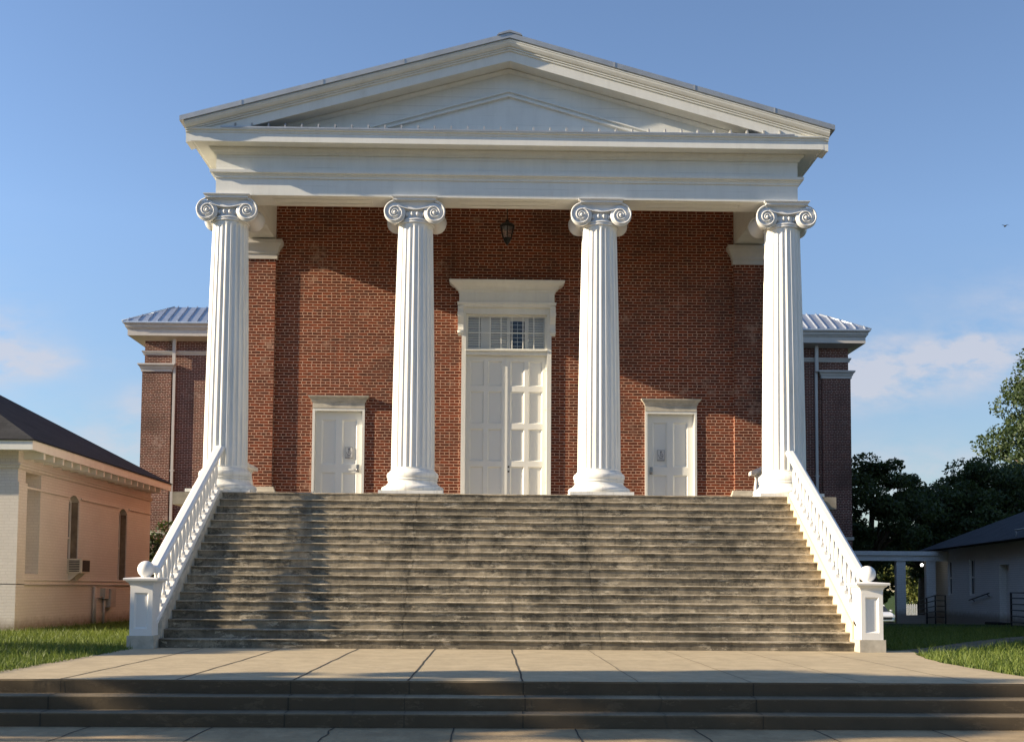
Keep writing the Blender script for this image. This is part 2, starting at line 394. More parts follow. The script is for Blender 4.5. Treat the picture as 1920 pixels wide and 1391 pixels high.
# ---- column (shaft > capital, column_base)
def fluted(mb, prof, cx, cy, nf=24):
    rings = []
    for r, z, dep in prof:
        rg = []
        for k in range(nf):
            for q, d in ((.0, 0), (.16, 0), (.22, .35), (.33, .78), (.46, .97), (.58, 1.), (.70, .97), (.83, .78), (.94, .35)):
                a = 2*math.pi*(k+q-.08)/nf
                rr = r*(1-dep*d); rg.append((cx+rr*math.cos(a), cy+rr*math.sin(a), z))
        rings.append(rg)
    mb.loft(rings)
def shaft_r(t): return .487-.092*t**1.45
def make_column():
    z0, z1 = 3.70, 9.27
    mb = MB(); pr = [(shaft_r(0), z0, 0), (shaft_r(0), z0+.045, 0), (shaft_r(.01), z0+.05, .055)]
    pr += [(shaft_r(t), z0+.05+(z1-z0-.12)*t, .055) for t in (.1, .2, .3, .4, .5, .6, .7, .8, .9, .99)]
    pr += [(shaft_r(1), z1-.05, 0), (shaft_r(1), z1, 0)]
    fluted(mb, pr, 0, 0)
    sh = mb.build('column', m_col, church, loc=(0, 0, 0))
    # base
    mb = MB().box(-.705, .705, -.705, .705, ZP+.001, ZP+.07)
    prof = [(.0, ZP+.07), (.66, ZP+.07)]
    for a in range(-80, 81, 20): prof.append((.655+.045*math.cos(R_(a)), ZP+.13+.06*math.sin(R_(a))))
    prof += [(.645, 3.335), (.60, 3.36), (.56, 3.40), (.545, 3.44), (.545, 3.46), (.565, 3.465), (.568, 3.49), (.545, 3.50)]
    for a in range(-80, 81, 20): prof.append((.535+.045*math.cos(R_(a)), 3.575+.075*math.sin(R_(a))))
    prof += [(.515, 3.66), (.515, 3.685), (.498, 3.69), (.489, 3.71), (0, 3.71)]
    mb.lathe(prof, (0, 0, 0), 64)
    mb.build('column_base', m_col, sh)
    # capital
    mb = MB(); ze = 9.475
    mb.box(-.475, .475, -.475, .475, ZA-.085, ZA-.045)
    mb.loft([[(x*h, y*h, z) for x, y in ((-1, -1), (1, -1), (1, 1), (-1, 1))] for h, z in ((.475, ZA-.045), (.50, ZA-.035), (.515, ZA-.015), (.515, ZA-.001))])
    r0 = shaft_r(1)
    mb.lathe([(0, 9.255), (r0+.005, 9.255), (r0+.03, 9.27), (r0+.035, 9.29), (r0+.015, 9.31), (r0+.03, 9.32), (r0+.04, 9.335), (r0+.03, 9.35), (r0+.01, 9.36),
              (r0-.03, 9.40), (r0-.01, 9.46), (r0-.02, 9.52), (r0-.02, 9.58), (0, 9.58)], (0, 0, 0), 48)
    for k in range(20):                                     # eggs of the echinus
        a = 2*math.pi*(k+.5)/20; R = r0+.0
        c = Vector((R*math.cos(a), R*math.sin(a), 9.46)); vs = []; rings = []
        for p in (-85, -45, 0, 45, 85):
            rings.append([(c.x+.034*math.cos(R_(p))*math.cos(2*math.pi*j/8), c.y+.034*math.cos(R_(p))*math.sin(2*math.pi*j/8), c.z+.055*math.sin(R_(p))) for j in range(8)])
        mb.loft(rings, smooth=True)
    H = .415                                                # half depth of the scrolls
    for sx in (-1, 1):
        cx = sx*.445
        # bolster running front to back, pinched in the middle
        mb.lathe([(0, -H), (.232, -H), (.24, -H+.02), (.235, -H+.07), (.19, -.2), (.165, 0), (.19, .2), (.235, H-.07), (.24, H-.02), (.232, H), (0, H)], (cx, 0, ze), 40, 'y')
        for fy in (-1, 1):                                  # spiral fillet on each face
            pts = []; rad = []
            for i in range(73):
                th = i/72*2.55*2*math.pi; r = .262*math.exp(-.105*th)+.0
                a = math.pi/2+sx*-1*th*-1                    # start at top, curl outwards and down
                a = math.pi/2 - sx*th
                pts.append((cx+r*math.cos(a)*1.0, fy*(H+.006+.02*(i/72)), ze+.01+r*math.sin(a))); rad.append(.022-.013*i/72)
            mb.yref = True; mb.tube(pts, rad, 6)
            mb.lathe([(0, -.03), (.03, -.025), (.045, 0), (.03, .025), (0, .03)], (cx+sx*-.005, fy*(H+.02), ze+.005), 14, 'y')
    N = 24
    for fy in (-1, 1):
        top = [(-.445+.89*i/N, ze+.272) for i in range(N+1)]
        bot = [(-.40+.80*i/N, ze+.155-.075*math.sin(math.pi*i/N)**1.3) for i in range(N+1)]
        f0, f1 = fy*.30, fy*(H-.012)
        ring = top+bot[::-1]
        # concave canalis: strips front, with back
        for i in range(N):
            a, b, c, d = top[i], top[i+1], bot[i+1], bot[i]
            mb.add([(a[0], f1, a[1]), (b[0], f1, b[1]), ((b[0]+c[0])/2, f1-fy*.03, (b[1]+c[1])/2), ((a[0]+d[0])/2, f1-fy*.03, (a[1]+d[1])/2), (c[0], f1, c[1]), (d[0], f1, d[1])],
                   [(0, 1, 2, 3), (3, 2, 4, 5)])
            mb.add([(a[0], f0, a[1]), (b[0], f0, b[1]), (c[0], f0, c[1]), (d[0], f0, d[1]), (a[0], f1, a[1]), (b[0], f1, b[1]), (c[0], f1, c[1]), (d[0], f1, d[1])],
                   [(0, 1, 5, 4), (3, 2, 6, 7)])
        mb.yref = True
        mb.tube([(x, fy*(H+.004), z) for x, z in top], .018, 6)
        mb.tube([(x, fy*(H+.004), z) for x, z in bot], .015, 6)
    mb.box(-.44, .44, -.36, .36, ze+.06, ZA-.08)
    mb.build('capital', m_capital, sh)
    return sh
col0 = make_column()
kids0 = list(col0.children)
for i, x in enumerate(CX):
    l = (x-church.location.x, YC-church.location.y, 0)
    if i == 0: col0.location = l; LOC[col0.name] = (x, YC, 0)
    else:
        c = col0.copy(); COL.objects.link(c); c.parent = church; c.location = l
        for k in kids0:
            d = k.copy(); COL.objects.link(d); d.parent = c; d.location = k.location

# ---- entablature
mb = MB()
mb.box(-HW, HW, YF, 1.02, ZA, 11.05)
for sx in (-1, 1):
    xa, xb = sorted((sx*5.83, sx*HW)); mb.box(xa, xb, 1.02, YWING-.3, ZA, 11.05) if False else mb.box(xa, xb, 1.02, YW-.001, ZA, 11.05)
    xa, xb = sorted((sx*6.502, sx*HW)); mb.box(xa, xb, YW-.001, YWING-.3, ZA, 11.05)
ent = mb.build('entablature', m_board, church)
U = lambda off=0, yb=YWING-.3: [(HW+off, yb), (HW+off, YF-off), (-HW-off, YF-off), (-HW-off, yb)]
MB().sweep([(-.01, ZT0), (.03, ZT0), (.035, ZT0+.05), (.04, ZT0+.055), (.055, ZT0+.06), (.06, ZT0+.09), (.115, ZT0+.10), (.12, ZT0+.16), (-.01, ZT0+.165)], U()).build('moulding_band', m_white, ent)
MB().sweep([(-.01, ZC-.14), (.03, ZC-.14), (.05, ZC-.10), (.10, ZC-.07), (.13, ZC-.03), (.13, ZC-.001), (-.01, ZC-.001)], U()).build('bed_moulding', m_white, ent)
# recessed panels drawn on the beam soffit between the columns
for a, b in ((-5.3, -3.1), (-1.1, 1.1), (3.1, 5.3)):
    mb = MB()
    for y in (.52, .80): mb.box(a, b, y-.012, y+.012, ZA-.014, ZA-.001)
    for x in (a, b): mb.box(x-.012, x+.012, .534, .786, ZA-.0135, ZA-.001)
    mb.build('soffit_panel', m_white, ent)
cor = MB().sweep([(-.01, ZC), (OV-.05, ZC), (OV-.05, ZC-.015), (OV, ZC-.015), (OV, ZC+.17), (OV+.015, ZC+.18), (OV+.02, ZC+.22), (OV+.06, ZC+.235), (OV+.065, ZC+.265), (-.01, ZC+.31)], U()).build('cornice', m_white, church)
mb = MB().sweep([(-.005, ZC+.312), (OV+.067, ZC+.267), (OV+.075, ZC+.262), (OV+.075, ZC+.30), (-.005, ZC+.345)], [(HW-.2, YF), (-HW+.2, YF)])
for i in range(34):
    x = -6.05+12.1*i/33; mb.prism([(YF-OV-.06, ZC+.296), (YF-OV+.0, ZC+.405), (YF-OV+.3, ZC+.42), (YF-OV+.3, ZC+.31)], 'x', x-.017, x+.017)
mb.build('metal_flashing', m_flash, cor)

# ---- pediment
zl = lambda x: ZAP-SL*abs(x)
tb = ZC+.31
mb = MB(); xb = (ZAP-.45-tb)/SL
mb.prism([(-xb, tb), (xb, tb), (0, ZAP-.45)], 'y', YF+.01, YF+.3)
ped = mb.build('pediment', m_board, church)
def rake(mb, prof, xe, top, slope=SL, mi=0):
    """prof: closed polygon of (y, drop below the roof line)."""
    mb.loft([[(x, y, top-slope*abs(x)-d) for y, d in prof] for x in (-xe, 0, xe)], mi=mi)
mb = MB()
rake(mb, [(YR+.05, .105), (YR+.035, .14), (YR+.02, .16), (YR+.035, .165), (YR+.045, .20), (YR+.09, .25), (YR+.14, .262), (YR+.125, .268), (YR+.125, .29), (YR+.17, .295), (YR+.155, .30), (YR+.155, .33), (YR+.195, .335),
          (YR+.195, .36), (YR+.2, .55), (YR+.25, .55), (YR+.25, .535), (YF+.02, .535), (YF+.02, .105)], HR-.10, ZAP)
mb.build('raking_cornice', m_white, ped)
mb = MB(); rake(mb, [(YF+.005, .535), (YF-.06, .535), (YF-.075, .56), (YF-.04, .60), (YF-.02, .62), (YF+.005, .63)], 6.0, ZAP)
mb.build('cornice_moulding', m_white, ped)
mb = MB(); rake(mb, [(YF+.012, .0), (YF-.06, .0), (YF-.075, .035), (YF-.02, .05), (YF-.02, .085), (YF-.06, .10), (YF-.06, .135), (YF+.012, .145)], 3.65, 12.31, (12.31-11.36)/3.37)
mb.build('triangle_moulding', m_white, ped)
# ---- roof
mb = MB()
for sx in (-1, 1):
    sec = []
    for y in (YR, YWING+4):
        sec.append([(0, y, ZAP), (sx*HR, y, ZR), (sx*HR, y, ZR-.11), (0, y, ZAP-.11)])
    mb.loft(sec)
    for k in range(1, 4):                                   # lap joints in the edge trim
        x = sx*(.55+1.78*k); mb.box(x-.012, x+.012, YR-.008, YR+.02, zl(x)-.115, zl(x)+.004)
    for k in range(60):
        y = YR+.5+k*.45; mb.prism([(0, ZAP), (sx*HR, ZR), (sx*HR, ZR+.035), (0, ZAP+.035)], 'y', y-.012, y+.012)
mb.loft([[(-.28, y, ZAP-.07), (0, y, ZAP+.005), (.28, y, ZAP-.07), (.24, y, ZAP-.02), (0, y, ZAP+.055), (-.24, y, ZAP-.02)] for y in (YR-.02, YWING+4)])
mb.build('roof', m_flash, church)
mb = MB().box(-5.82, 5.82, 1.03, YW-.002, 10.97, 11.0); mb.build('porch_ceiling', m_white, church)
MB().box(-5.6, 5.6, 18.5, 32, 11.0, 15.0).build('added_shade_block', m_brick2, church)  # unseen raised block, added to shade the right wing
MB().prism([(-6.0, 15.01), (6.0, 15.01), (0, 15.9)], 'y', 18.1, 32.4).build('added_shade_roof', m_flash, church)  # roof of the added shading block
MB().prism([(-6.45, 11.06), (6.45, 11.06), (0, 12.9)], 'y', YWING-1, YWING-.6).build('rear_gable', m_brick, church)

# ---- main double door
yj = YW-.06
sur = MB()
sur.box(DX0, DX0+.11, yj, YW+.3, ZP, 8.0); sur.box(DX1-.11, DX1, yj, YW+.3, ZP, 8.0)
sur.box(DX0+.11, DX1-.11, yj, YW+.3, 8.0, 8.279)
sur.box(DX0, DX0+.11, yj, YW+.3, 8.0, 8.279); sur.box(DX1-.11, DX1, yj, YW+.3, 8.0, 8.279)
sur.box(DX0+.11, DX1-.11, YW-.02, YW+.3, 6.97, 7.06); sur.prism([(yj-.03, 7.06), (YW+.3, 7.06), (YW+.3, 7.10), (yj-.03, 7.085)], 'x', DX0+.112, DX1-.112)
surround = sur.build('door_surround', m_white, church)
pth = [(DX1+.02, YW-.002), (DX1+.02, YW-.10), (DX0-.02, YW-.10), (DX0-.02, YW-.002)]
MB().sweep([(-.1, 8.16), (.05, 8.16), (.06, 8.2), (.09, 8.22), (.10, 8.28), (-.1, 8.28)], pth).build('door_cornice', m_white, surround)
MB().sweep([(-.1, 8.281), (.05, 8.281), (.05, 8.53), (.075, 8.55), (.085, 8.59), (.14, 8.62), (.16, 8.66), (.22, 8.69), (.27, 8.73), (.30, 8.78), (.30, 8.80), (-.1, 8.82)], pth).build('door_cornice', m_white, surround)
for x0 in (DX0-.10, DX1-.04):                               # scroll brackets
    prof = [(YW-.002, 7.45), (YW-.04, 7.45), (YW-.10, 7.50), (YW-.11, 7.58), (YW-.07, 7.66), (YW-.075, 7.74), (YW-.12, 7.80), (YW-.20, 7.90), (YW-.22, 8.0), (YW-.20, 8.1), (YW-.22, 8.158), (YW-.002, 8.158)]
    mb = MB().prism(prof, 'x', x0, x0+.14)
    mb.lathe([(0, -.082), (.045, -.08), (.045, .08), (0, .082)], (x0+.07, YW-.16, 7.98), 12, 'x'); mb.lathe([(0, -.08), (.035, -.078), (.035, .078), (0, .08)], (x0+.07, YW-.075, 7.54), 12, 'x')
    mb.build('bracket', m_white, surround)
YL = yj+.175                                               # face of the door leaves
xm = (DX0+DX1)/2
def panelled(mb, x0, x1, z0, z1, yf, rows, cols, stile, rail, dep=.05, mould=.035):
    """door leaf: stiles, rails and recessed panels with bevelled edges. rows = list of relative heights"""
    mb.box(x0, x1, yf+dep, yf+dep+.03, z0, z1)
    w = (x1-x0-stile*(cols+1))/cols; H = (z1-z0-sum([rail]*(len(rows)+1)))
    tot = sum(rows); zb = z0
    ys = [z0]
    for i in range(cols+1):
        xa = x0+i*(w+stile); mb.box(xa, xa+stile, yf, yf+dep, z0, z1)
    z = z0
    for r in rows+[None]:
        for c in range(cols):
            xa = x0+stile+c*(w+stile); mb.box(xa, xa+w, yf, yf+dep, z, z+rail)
        z += rail
        if r is None: break
        h = H*r/tot
        for c in range(cols):
            xa = x0+stile+c*(w+stile); xb = xa+w; o = [(xa, z), (xb, z), (xb, z+h), (xa, z+h)]
            ii = [(xa+mould, z+mould), (xb-mould, z+mould), (xb-mould, z+h-mould), (xa+mould, z+h-mould)]
            mb.add([(p, yf+.006, q) for p, q in o]+[(p, yf+dep-.001, q) for p, q in ii], [(k, (k+1) % 4, 4+(k+1) % 4, 4+k) for k in range(4)])
        z += h
for sx, (a, b) in ((-1, (DX0+.112, xm-.004)), (1, (xm+.004, DX1-.112))):
    mb = MB(); panelled(mb, a, b, ZP+.01, 6.968, YL, [1.05, 1, 1, .78], 2, .105, .14, .040, .03)
    if sx > 0: mb.box(a-.03, a+.03, YL-.018, YL-.001, ZP+.02, 6.96)
    leaf = mb.build('door_leaf', m_door, church)
    hx = DX0+.112 if sx < 0 else DX1-.112
    for z in (3.75, 4.6, 5.6, 6.6):
        MB().box(min(hx, hx-sx*.05), max(hx, hx-sx*.05), YL-.022, YL-.001, z, z+.17).build('hinge', m_door, leaf)
    if sx > 0:
        for z in (4.02, 4.14): MB().lathe([(0, -.02), (.022, -.018), (.025, 0), (0, .0)], (a+.07, YL-.001, z), 10, 'y').build('lock', m_iron, leaf)
# transom: frame and muntins, panes, shutters behind
tx0, tx1, tz0, tz1 = DX0+.112, DX1-.112, 7.102, 7.998
yt = yj+.12
mb = MB(); mb.box(tx0, tx0+.05, yt, yt+.05, tz0, tz1); mb.box(tx1-.05, tx1, yt, yt+.05, tz0, tz1); mb.box(tx0+.05, tx1-.05, yt, yt+.05, tz0, tz0+.04); mb.box(tx0+.05, tx1-.05, yt, yt+.05, tz1-.04, tz1)
pw = (tx1-tx0-.1)/7
for k in range(1, 7): mb.box(tx0+.05+pw*k-.011, tx0+.05+pw*k+.011, yt+.004, yt+.046, tz0+.04, tz1-.04)
zmid = (tz0+tz1)/2
for k in range(7): mb.box(tx0+.05+pw*k+.0111, tx0+.05+pw*(k+1)-.0111, yt+.008, yt+.042, zmid-.01, zmid+.01)
tr = mb.build('transom_window', m_white, church)
for k in range(7):
    MB().box(tx0+.05+pw*k+.012, tx0+.05+pw*(k+1)-.012, yt+.02, yt+.026, tz0+.041, tz1-.041).build('pane', m_pane, tr)
mb = MB(); sx0 = tx0+.02
for a, b in ((-1.0, -.62), (-.36, .05), (.60, .98)):
    for i in range(14):
        z = tz0+.02+i*.064
        mb.add([(a, yt+.19, z), (b, yt+.19, z), (b, yt+.22, z+.055), (a, yt+.22, z+.055), (a, yt+.20, z-.004), (b, yt+.20, z-.004), (b, yt+.23, z+.051), (a, yt+.23, z+.051)],
               [(0, 1, 2, 3), (7, 6, 5, 4), (0, 4, 5, 1), (2, 6, 7, 3), (0, 3, 7, 4), (1, 5, 6, 2)])
for a, b in ((-.62, -.36), (.05, .14), (.50, .60), (.98, 1.05)): mb.box(a+.001, b-.001, yt+.18, yt+.235, tz0, tz1)
mb.box(.141, .499, yt+.18, yt+.235, tz1-.10, tz1)
for i in range(7): mb.box(.141, .499, yt+.30, yt+.305, tz0+.05+i*.11, tz0+.062+i*.11)
mb.box(.315, .325, yt+.299, yt+.306, tz0, tz1-.1)
mb.build('louvered_shutter', m_louver, tr)
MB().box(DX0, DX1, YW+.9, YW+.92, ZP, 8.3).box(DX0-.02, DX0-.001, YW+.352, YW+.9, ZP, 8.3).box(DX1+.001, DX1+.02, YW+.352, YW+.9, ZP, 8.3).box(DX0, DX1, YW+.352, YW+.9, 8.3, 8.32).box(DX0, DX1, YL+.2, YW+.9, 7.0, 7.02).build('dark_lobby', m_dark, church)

# ---- side doors
def side_door(x0, x1, knob, hinge):
    mb = MB(); ys = YW-.04
    mb.box(x0, x0+.06, ys, YW+.3, ZP, 5.5); mb.box(x1-.06, x1, ys, YW+.3, ZP, 5.5); mb.box(x0, x1, ys, YW+.3, 5.5, 5.559)
    fr = mb.build('door_frame', m_white, church)
    yl = ys+.15
    mb = MB(); panelled(mb, x0+.062, x1-.062, ZP+.01, 5.498, yl, [.62, 1.15], 2, .15, .2, .035, .04)
    lf = mb.build('side_door', m_door, church)
    mb = MB(); a = knob
    mb.box(a-.035, a+.035, yl-.03, yl-.001, 3.97, 4.16); mb.lathe([(0, -.09), (.03, -.085), (.035, -.06), (.018, -.04), (.018, 0), (0, 0)], (a, yl-.03, 4.02), 12, 'y')
    mb.box(a-.03, a+.03, yl-.05, yl-.03, 4.11, 4.15)
    mb.build('lock', m_steel, lf)
    s = 1 if knob < (x0+x1)/2 else -1
    xs = sorted((a+s*.09, a+s*.26))
    mb = MB().box(xs[0], xs[1], yl-.008, yl-.001, 4.00, 4.06); mb.box(xs[0]+.012, xs[1]-.012, yl-.014, yl-.008, 4.012, 4.048)
    mb.build('mail_slot', m_door, lf)
    for z in (3.35, 4.25, 5.2): MB().box(hinge-.03, hinge+.03, yl-.012, yl-.001, z, z+.12).build('hinge', m_door, lf)
    xm_ = (x0+x1)/2
    pth = [(x1-.0, YW-.002), (x1-.0, YW-.05), (x0, YW-.05), (x0, YW-.002)]
    MB().sweep([(-.05, 5.562), (.0, 5.562), (.0, 5.70), (.02, 5.72), (.03, 5.76), (.07, 5.81), (.10, 5.84), (.105, 5.87), (-.05, 5.88)], pth).build('door_lintel', m_stone, church)
    return yl
yl = side_door(SD[0][0], SD[0][1], SD[0][1]-.17, SD[0][0]+.07)
side_door(SD[1][0], SD[1][1], SD[1][0]+.17, SD[1][1]-.07)
mb = MB()
for i in range(17): mb.box(3.62+i*.068, 3.62+i*.068+.052, YW-.006, YW-.0005, 5.885, 5.985)
mb.build('soldier_course', m_brick, church)
def notice(x, lab):
    t = thing('notice', lab, 'notice', (x, yl-.003, 4.3), 'paper notices on the side doors')
    MB().box(x-.095, x+.095, yl-.004, yl-.0005, 4.32, 4.60).build('sheet', m_paper, t)
    mb = MB(); y0, y1 = yl-.0065, yl-.0042
    for a, b, c, d in ((-.095, .095, 4.592, 4.60), (-.095, -.087, 4.32, 4.592), (.087, .095, 4.32, 4.592), (-.095, .095, 4.32, 4.345)): mb.box(x+a, x+b, y0, y1, c, d)
    mb.lathe([(.0, 0), (.026, 0), (.026, .002), (0, .002)], (x+.005, y0, 4.55), 12, 'y')
    for i in range(18):
        a0, a1 = R_(150+15*i), R_(165+15*i)
        mb.add([(x+.0+r*math.cos(a), y, 4.455+r*math.sin(a)) for y in (y0, y1) for a, r in ((a0, .062), (a1, .062), (a1, .046), (a0, .046))], [(0, 1, 2, 3), (4, 7, 6, 5), (0, 4, 5, 1), (2, 6, 7, 3)])
    mb.box(x-.012, x+.012, y0, y1, 4.45, 4.525); mb.box(x-.012, x+.05, y0, y1, 4.435, 4.45)
    for z in (4.385, 4.365): mb.box(x-.06, x+.06, y0, y1, z, z+.009)
    mb.build('print', m_ink, t)
notice(SD[0][1]-.40, 'small framed notice on the door left of the tall double doors')
notice(SD[1][0]+.42, 'small framed notice on the door right of the tall double doors')

# ---- rear wings
def wing(sx):
    w0, w1 = 6.501, 15.40
    X = lambda a, b: tuple(sorted((sx*a, sx*b)))
    xa, xb = X(w0, w1)
    w = MB().box(xa, xb, YWING, YWING+10, -1.2, 12.1).build('wing_wall', m_brick2, church)
    pa, pb = X(14.20, w1+.06)
    p = MB().box(pa, pb, YWING-.12, YWING-.001, -1.2, 10.45)
    if sx > 0: p.box(w1+.001, w1+.06, YWING-.001, YWING+1.0, -1.2, 10.45)
    else: p.box(-w1-.06, -w1-.001, YWING-.001, YWING+1.0, -1.2, 10.45)
    p.build('wing_pilaster', m_brick2, w)
    ring = lambda e: [(pb+e, YWING+1.0), (pb+e, YWING-.12-e), (pa-e, YWING-.12-e), (pa-e, YWING-.002)]
    MB().sweep([(-.01, 10.32), (.04, 10.32), (.05, 10.42), (.08, 10.45), (.10, 10.52), (.17, 10.60), (.17, 10.66), (-.01, 10.68)], ring(0)).build('wing_pilaster_cap', m_wtrim, w)
    full = [(w1, YWING+10), (w1, YWING), (w0, YWING)] if sx > 0 else [(-w0, YWING), (-w1, YWING), (-w1, YWING+10)]
    MB().sweep([(-.01, 11.07), (.05, 11.07), (.06, 11.13), (.10, 11.17), (.12, 11.24), (-.01, 11.26)], full).build('string_course', m_wtrim, w)
    MB().sweep([(-.01, 3.07), (.07, 3.07), (.07, 3.2), (.13, 3.25), (.13, 3.36), (-.01, 3.42)], full).build('water_table', m_stone, w)
    e = .75
    MB().sweep([(-.01, 11.68), (.02, 11.68), (e-.16, 11.80), (e-.16, 12.06), (e-.12, 12.08), (e-.11, 12.13), (e-.07, 12.15), (e-.06, 12.24), (e-.02, 12.27), (e, 12.37), (-.01, 12.37)], full).build('wing_cornice', m_wtrim, w)
    # standing seam hip roof with a flat top
    x1 = w1+e+.03; y0 = YWING-e-.03; zt = 13.42; a = 1.75; ze = 12.38
    mb = MB()
    mb.add([(sx*x1, y0, ze), (sx*w0, y0, ze), (sx*w0, y0+a, zt), (sx*(x1-a), y0+a, zt), (sx*x1, YWING+10.5, ze), (sx*(x1-a), YWING+10.5, zt), (sx*w0, YWING+10.5, zt),
            (sx*x1, y0, ze-.06), (sx*w0, y0, ze-.06), (sx*x1, YWING+10.5, ze-.06)],
           [(0, 1, 2, 3), (4, 0, 3, 5), (3, 2, 6, 5), (0, 7, 8, 1), (0, 4, 9, 7)])
    x = x1-.25
    while x > w0:
        t = min(a, x1-x); mb.prism([(y0, ze), (y0+t, ze+(zt-ze)*t/a), (y0+t, ze+(zt-ze)*t/a+.065), (y0, ze+.065)], 'x', sx*x-.016, sx*x+.016); x -= .42
    mb.tube([(sx*x1, y0, ze+.01), (sx*(x1-a), y0+a, zt+.01)], .035, 6)
    mb.build('wing_roof', m_metal_roof, w, )
    xd = sx*13.95
    mb = MB()
    if sx < 0: xd = -14.08
    mb.box(xd-.07, xd+.07, YWING-.24, YWING-.13, 10.60, 11.8); mb.box(xd-.055, xd+.055, YWING-.13, YWING-.02, -.5, 10.62)
    for z in (2.5, 6.0): mb.box(xd-.10, xd+.10, YWING-.135, YWING-.001, z, z+.05)
    mb.build('downspout', m_wtrim, w)
wing(-1); wing(1)

# ------------------------------------------------------------------ staircase
st = thing('staircase', 'wide weathered concrete staircase of nineteen steps up to the portico', 'stairs', (0, -2.3, 0))
mb = MB()
nx = 120; xs = np.linspace(-SW+.001, SW-.001, nx)
prof = []
for k in range(NR):                                        # bottom to top
    y = -(NR-1-k)*TD; z0 = k*RH; z1 = (k+1)*RH
    prof += [(y+.026, z0, 0), (y+.024, z1-.036, 1), (y-.006, z1-.030, 1), (y-.008, z1-.008, 2), (y+.004, z1, 2)]
prof += [(.02, ZP, 0)]
rings = []
for i, x in enumerate(xs):
    rg = []
    for k, (y, z, j) in enumerate(prof):
        q = 0.0 if j == 0 else .005*math.sin(x*3.1+k*1.7)+rng.normal(0, .0022)
        rg.append((x, y+(q if j else 0), z+(-abs(q)*.8 if j == 2 else 0)))
    rings.append(rg)
mb.loft(rings, close=False, caps=False)
mb.build('steps', m_stair, st)
ybot = -(NR-1)*TD
def base_line(y): return .40+(y+4.55)*.608
for sx in (-1, 1):
    xa, xb = sorted((sx*SW, sx*(SW+.42)))
    nz = lambda y: ZP+(y)*RH/TD
    poly = [(ybot+.35, -.3), (.01, -.3), (.01, ZP-.005), (ybot+.1, nz(ybot+.1)+.08), (ybot+.1, -.3)]
    poly = [(ybot+.12, -.4), (.011, -.4), (.011, ZP+.03), (-.02, base_line(-.02)), (ybot+.12, base_line(ybot+.12))]
    MB().prism(poly, 'x', xa, xb).build('curb', m_cream if sx > 0 else m_stone, st)

# ---- balustrades on the stair
XB = SW+.14
def rail_line(y): return .18+1.08+ (y+4.6)*(4.10-1.26)/4.9      # underside of the hand rail
BAL = [(.0, .05), (.035, .05), (.052, .06), (.056, .09), (.046, .12), (.03, .135), (.026, .16), (.036, .175), (.036, .19), (.03, .20), (.042, .27), (.06, .38), (.064, .46), (.058, .55), (.044, .66), (.034, .74), (.032, .78), (.044, .79), (.044, .82), (.03, .84), (0, .84)]
bal_src = None
def balustrade(sx, lab):
    global bal_src
    x = sx*XB
    t = thing('balustrade', lab, 'balustrade', (x, -2.3, 1.5), 'white balustrades beside the stairs')
    y0, y1 = -4.52, .34
    def bar(prof, ya, yb, base):
        return MB().loft([[(x+p, y, rail_line(y)+base+q) for p, q in prof] for y in (ya, yb)])
    hr = [(-.085, .01), (.085, .01), (.112, .03), (.115, .065), (.095, .10), (.05, .12), (-.05, .12), (-.095, .10), (-.115, .065), (-.112, .03)]
    bar(hr, y0, y1, 0).build('handrail', m_rail, t)
    MB().loft([[(x+p, y, base_line(y)+q) for p, q in [(-.10, .001), (.10, .001), (.10, .06), (.075, .085), (-.075, .085), (-.10, .06)]] for y in (y0, -.03)]).build('bottom_rail', m_rail, t)
    n = 18
    for i in range(n):
        y = -.08-TD*i; z = base_line(y)+.07; hh = (rail_line(y)+.01-z)/.93
        if bal_src is None:
            mb = MB().lathe([(r*1.05, q*1.03) for r, q in BAL], (0, 0, 0), 14); mb.box(-.055, .055, -.055, .055, -.03, .055); mb.box(-.05, .05, -.05, .05, .86, .93)
            bal_src = mb.build('baluster', m_rail, t, loc=(0, 0, 0)); b = bal_src
        else: b = bal_src.copy(); COL.objects.link(b); b.parent = t
        b.location = Vector((x, y, z))-t.location; b.scale = (.84, .84, hh)
balustrade(-1, 'white sloping balustrade at the left side of the stairs, beside painted brick house')
balustrade(1, 'bright sunlit white sloping balustrade at the right side of the stairs')

# ---- porch side balustrades
def porch_rail(sx, lab):
    x = sx*6.27
    t = thing('porch_balustrade', lab, 'balustrade', (x, 2.4, ZP), 'short balustrades between end columns and the wall')
    ya, yb = 1.42, YW-.30
    hr = [(-.16, 0), (.16, 0), (.16, .08), (.13, .11), (-.13, .11), (-.16, .08)]
    MB().loft([[(x+p, y, ZP+.78+q) for p, q in hr] for y in (ya, yb)]).build('handrail', m_rail, t)
    mb = MB()
    MB().loft([[(x+p, y, ZP+.03+q) for p, q in [(-.10, 0), (.10, 0), (.10, .1), (-.10, .1)]] for y in (ya, yb)]).build('bottom_rail', m_rail, t)
    for i in range(8):
        y = ya+.12+i*(yb-ya-.24)/7
        b = bal_src.copy(); COL.objects.link(b); b.parent = t; b.location = Vector((x, y, ZP+.08))-t.location; b.scale = (.9, .9, .78)
porch_rail(-1, 'short porch balustrade half hidden behind the leftmost column')
porch_rail(1, 'short sunlit porch balustrade half hidden behind the rightmost column')

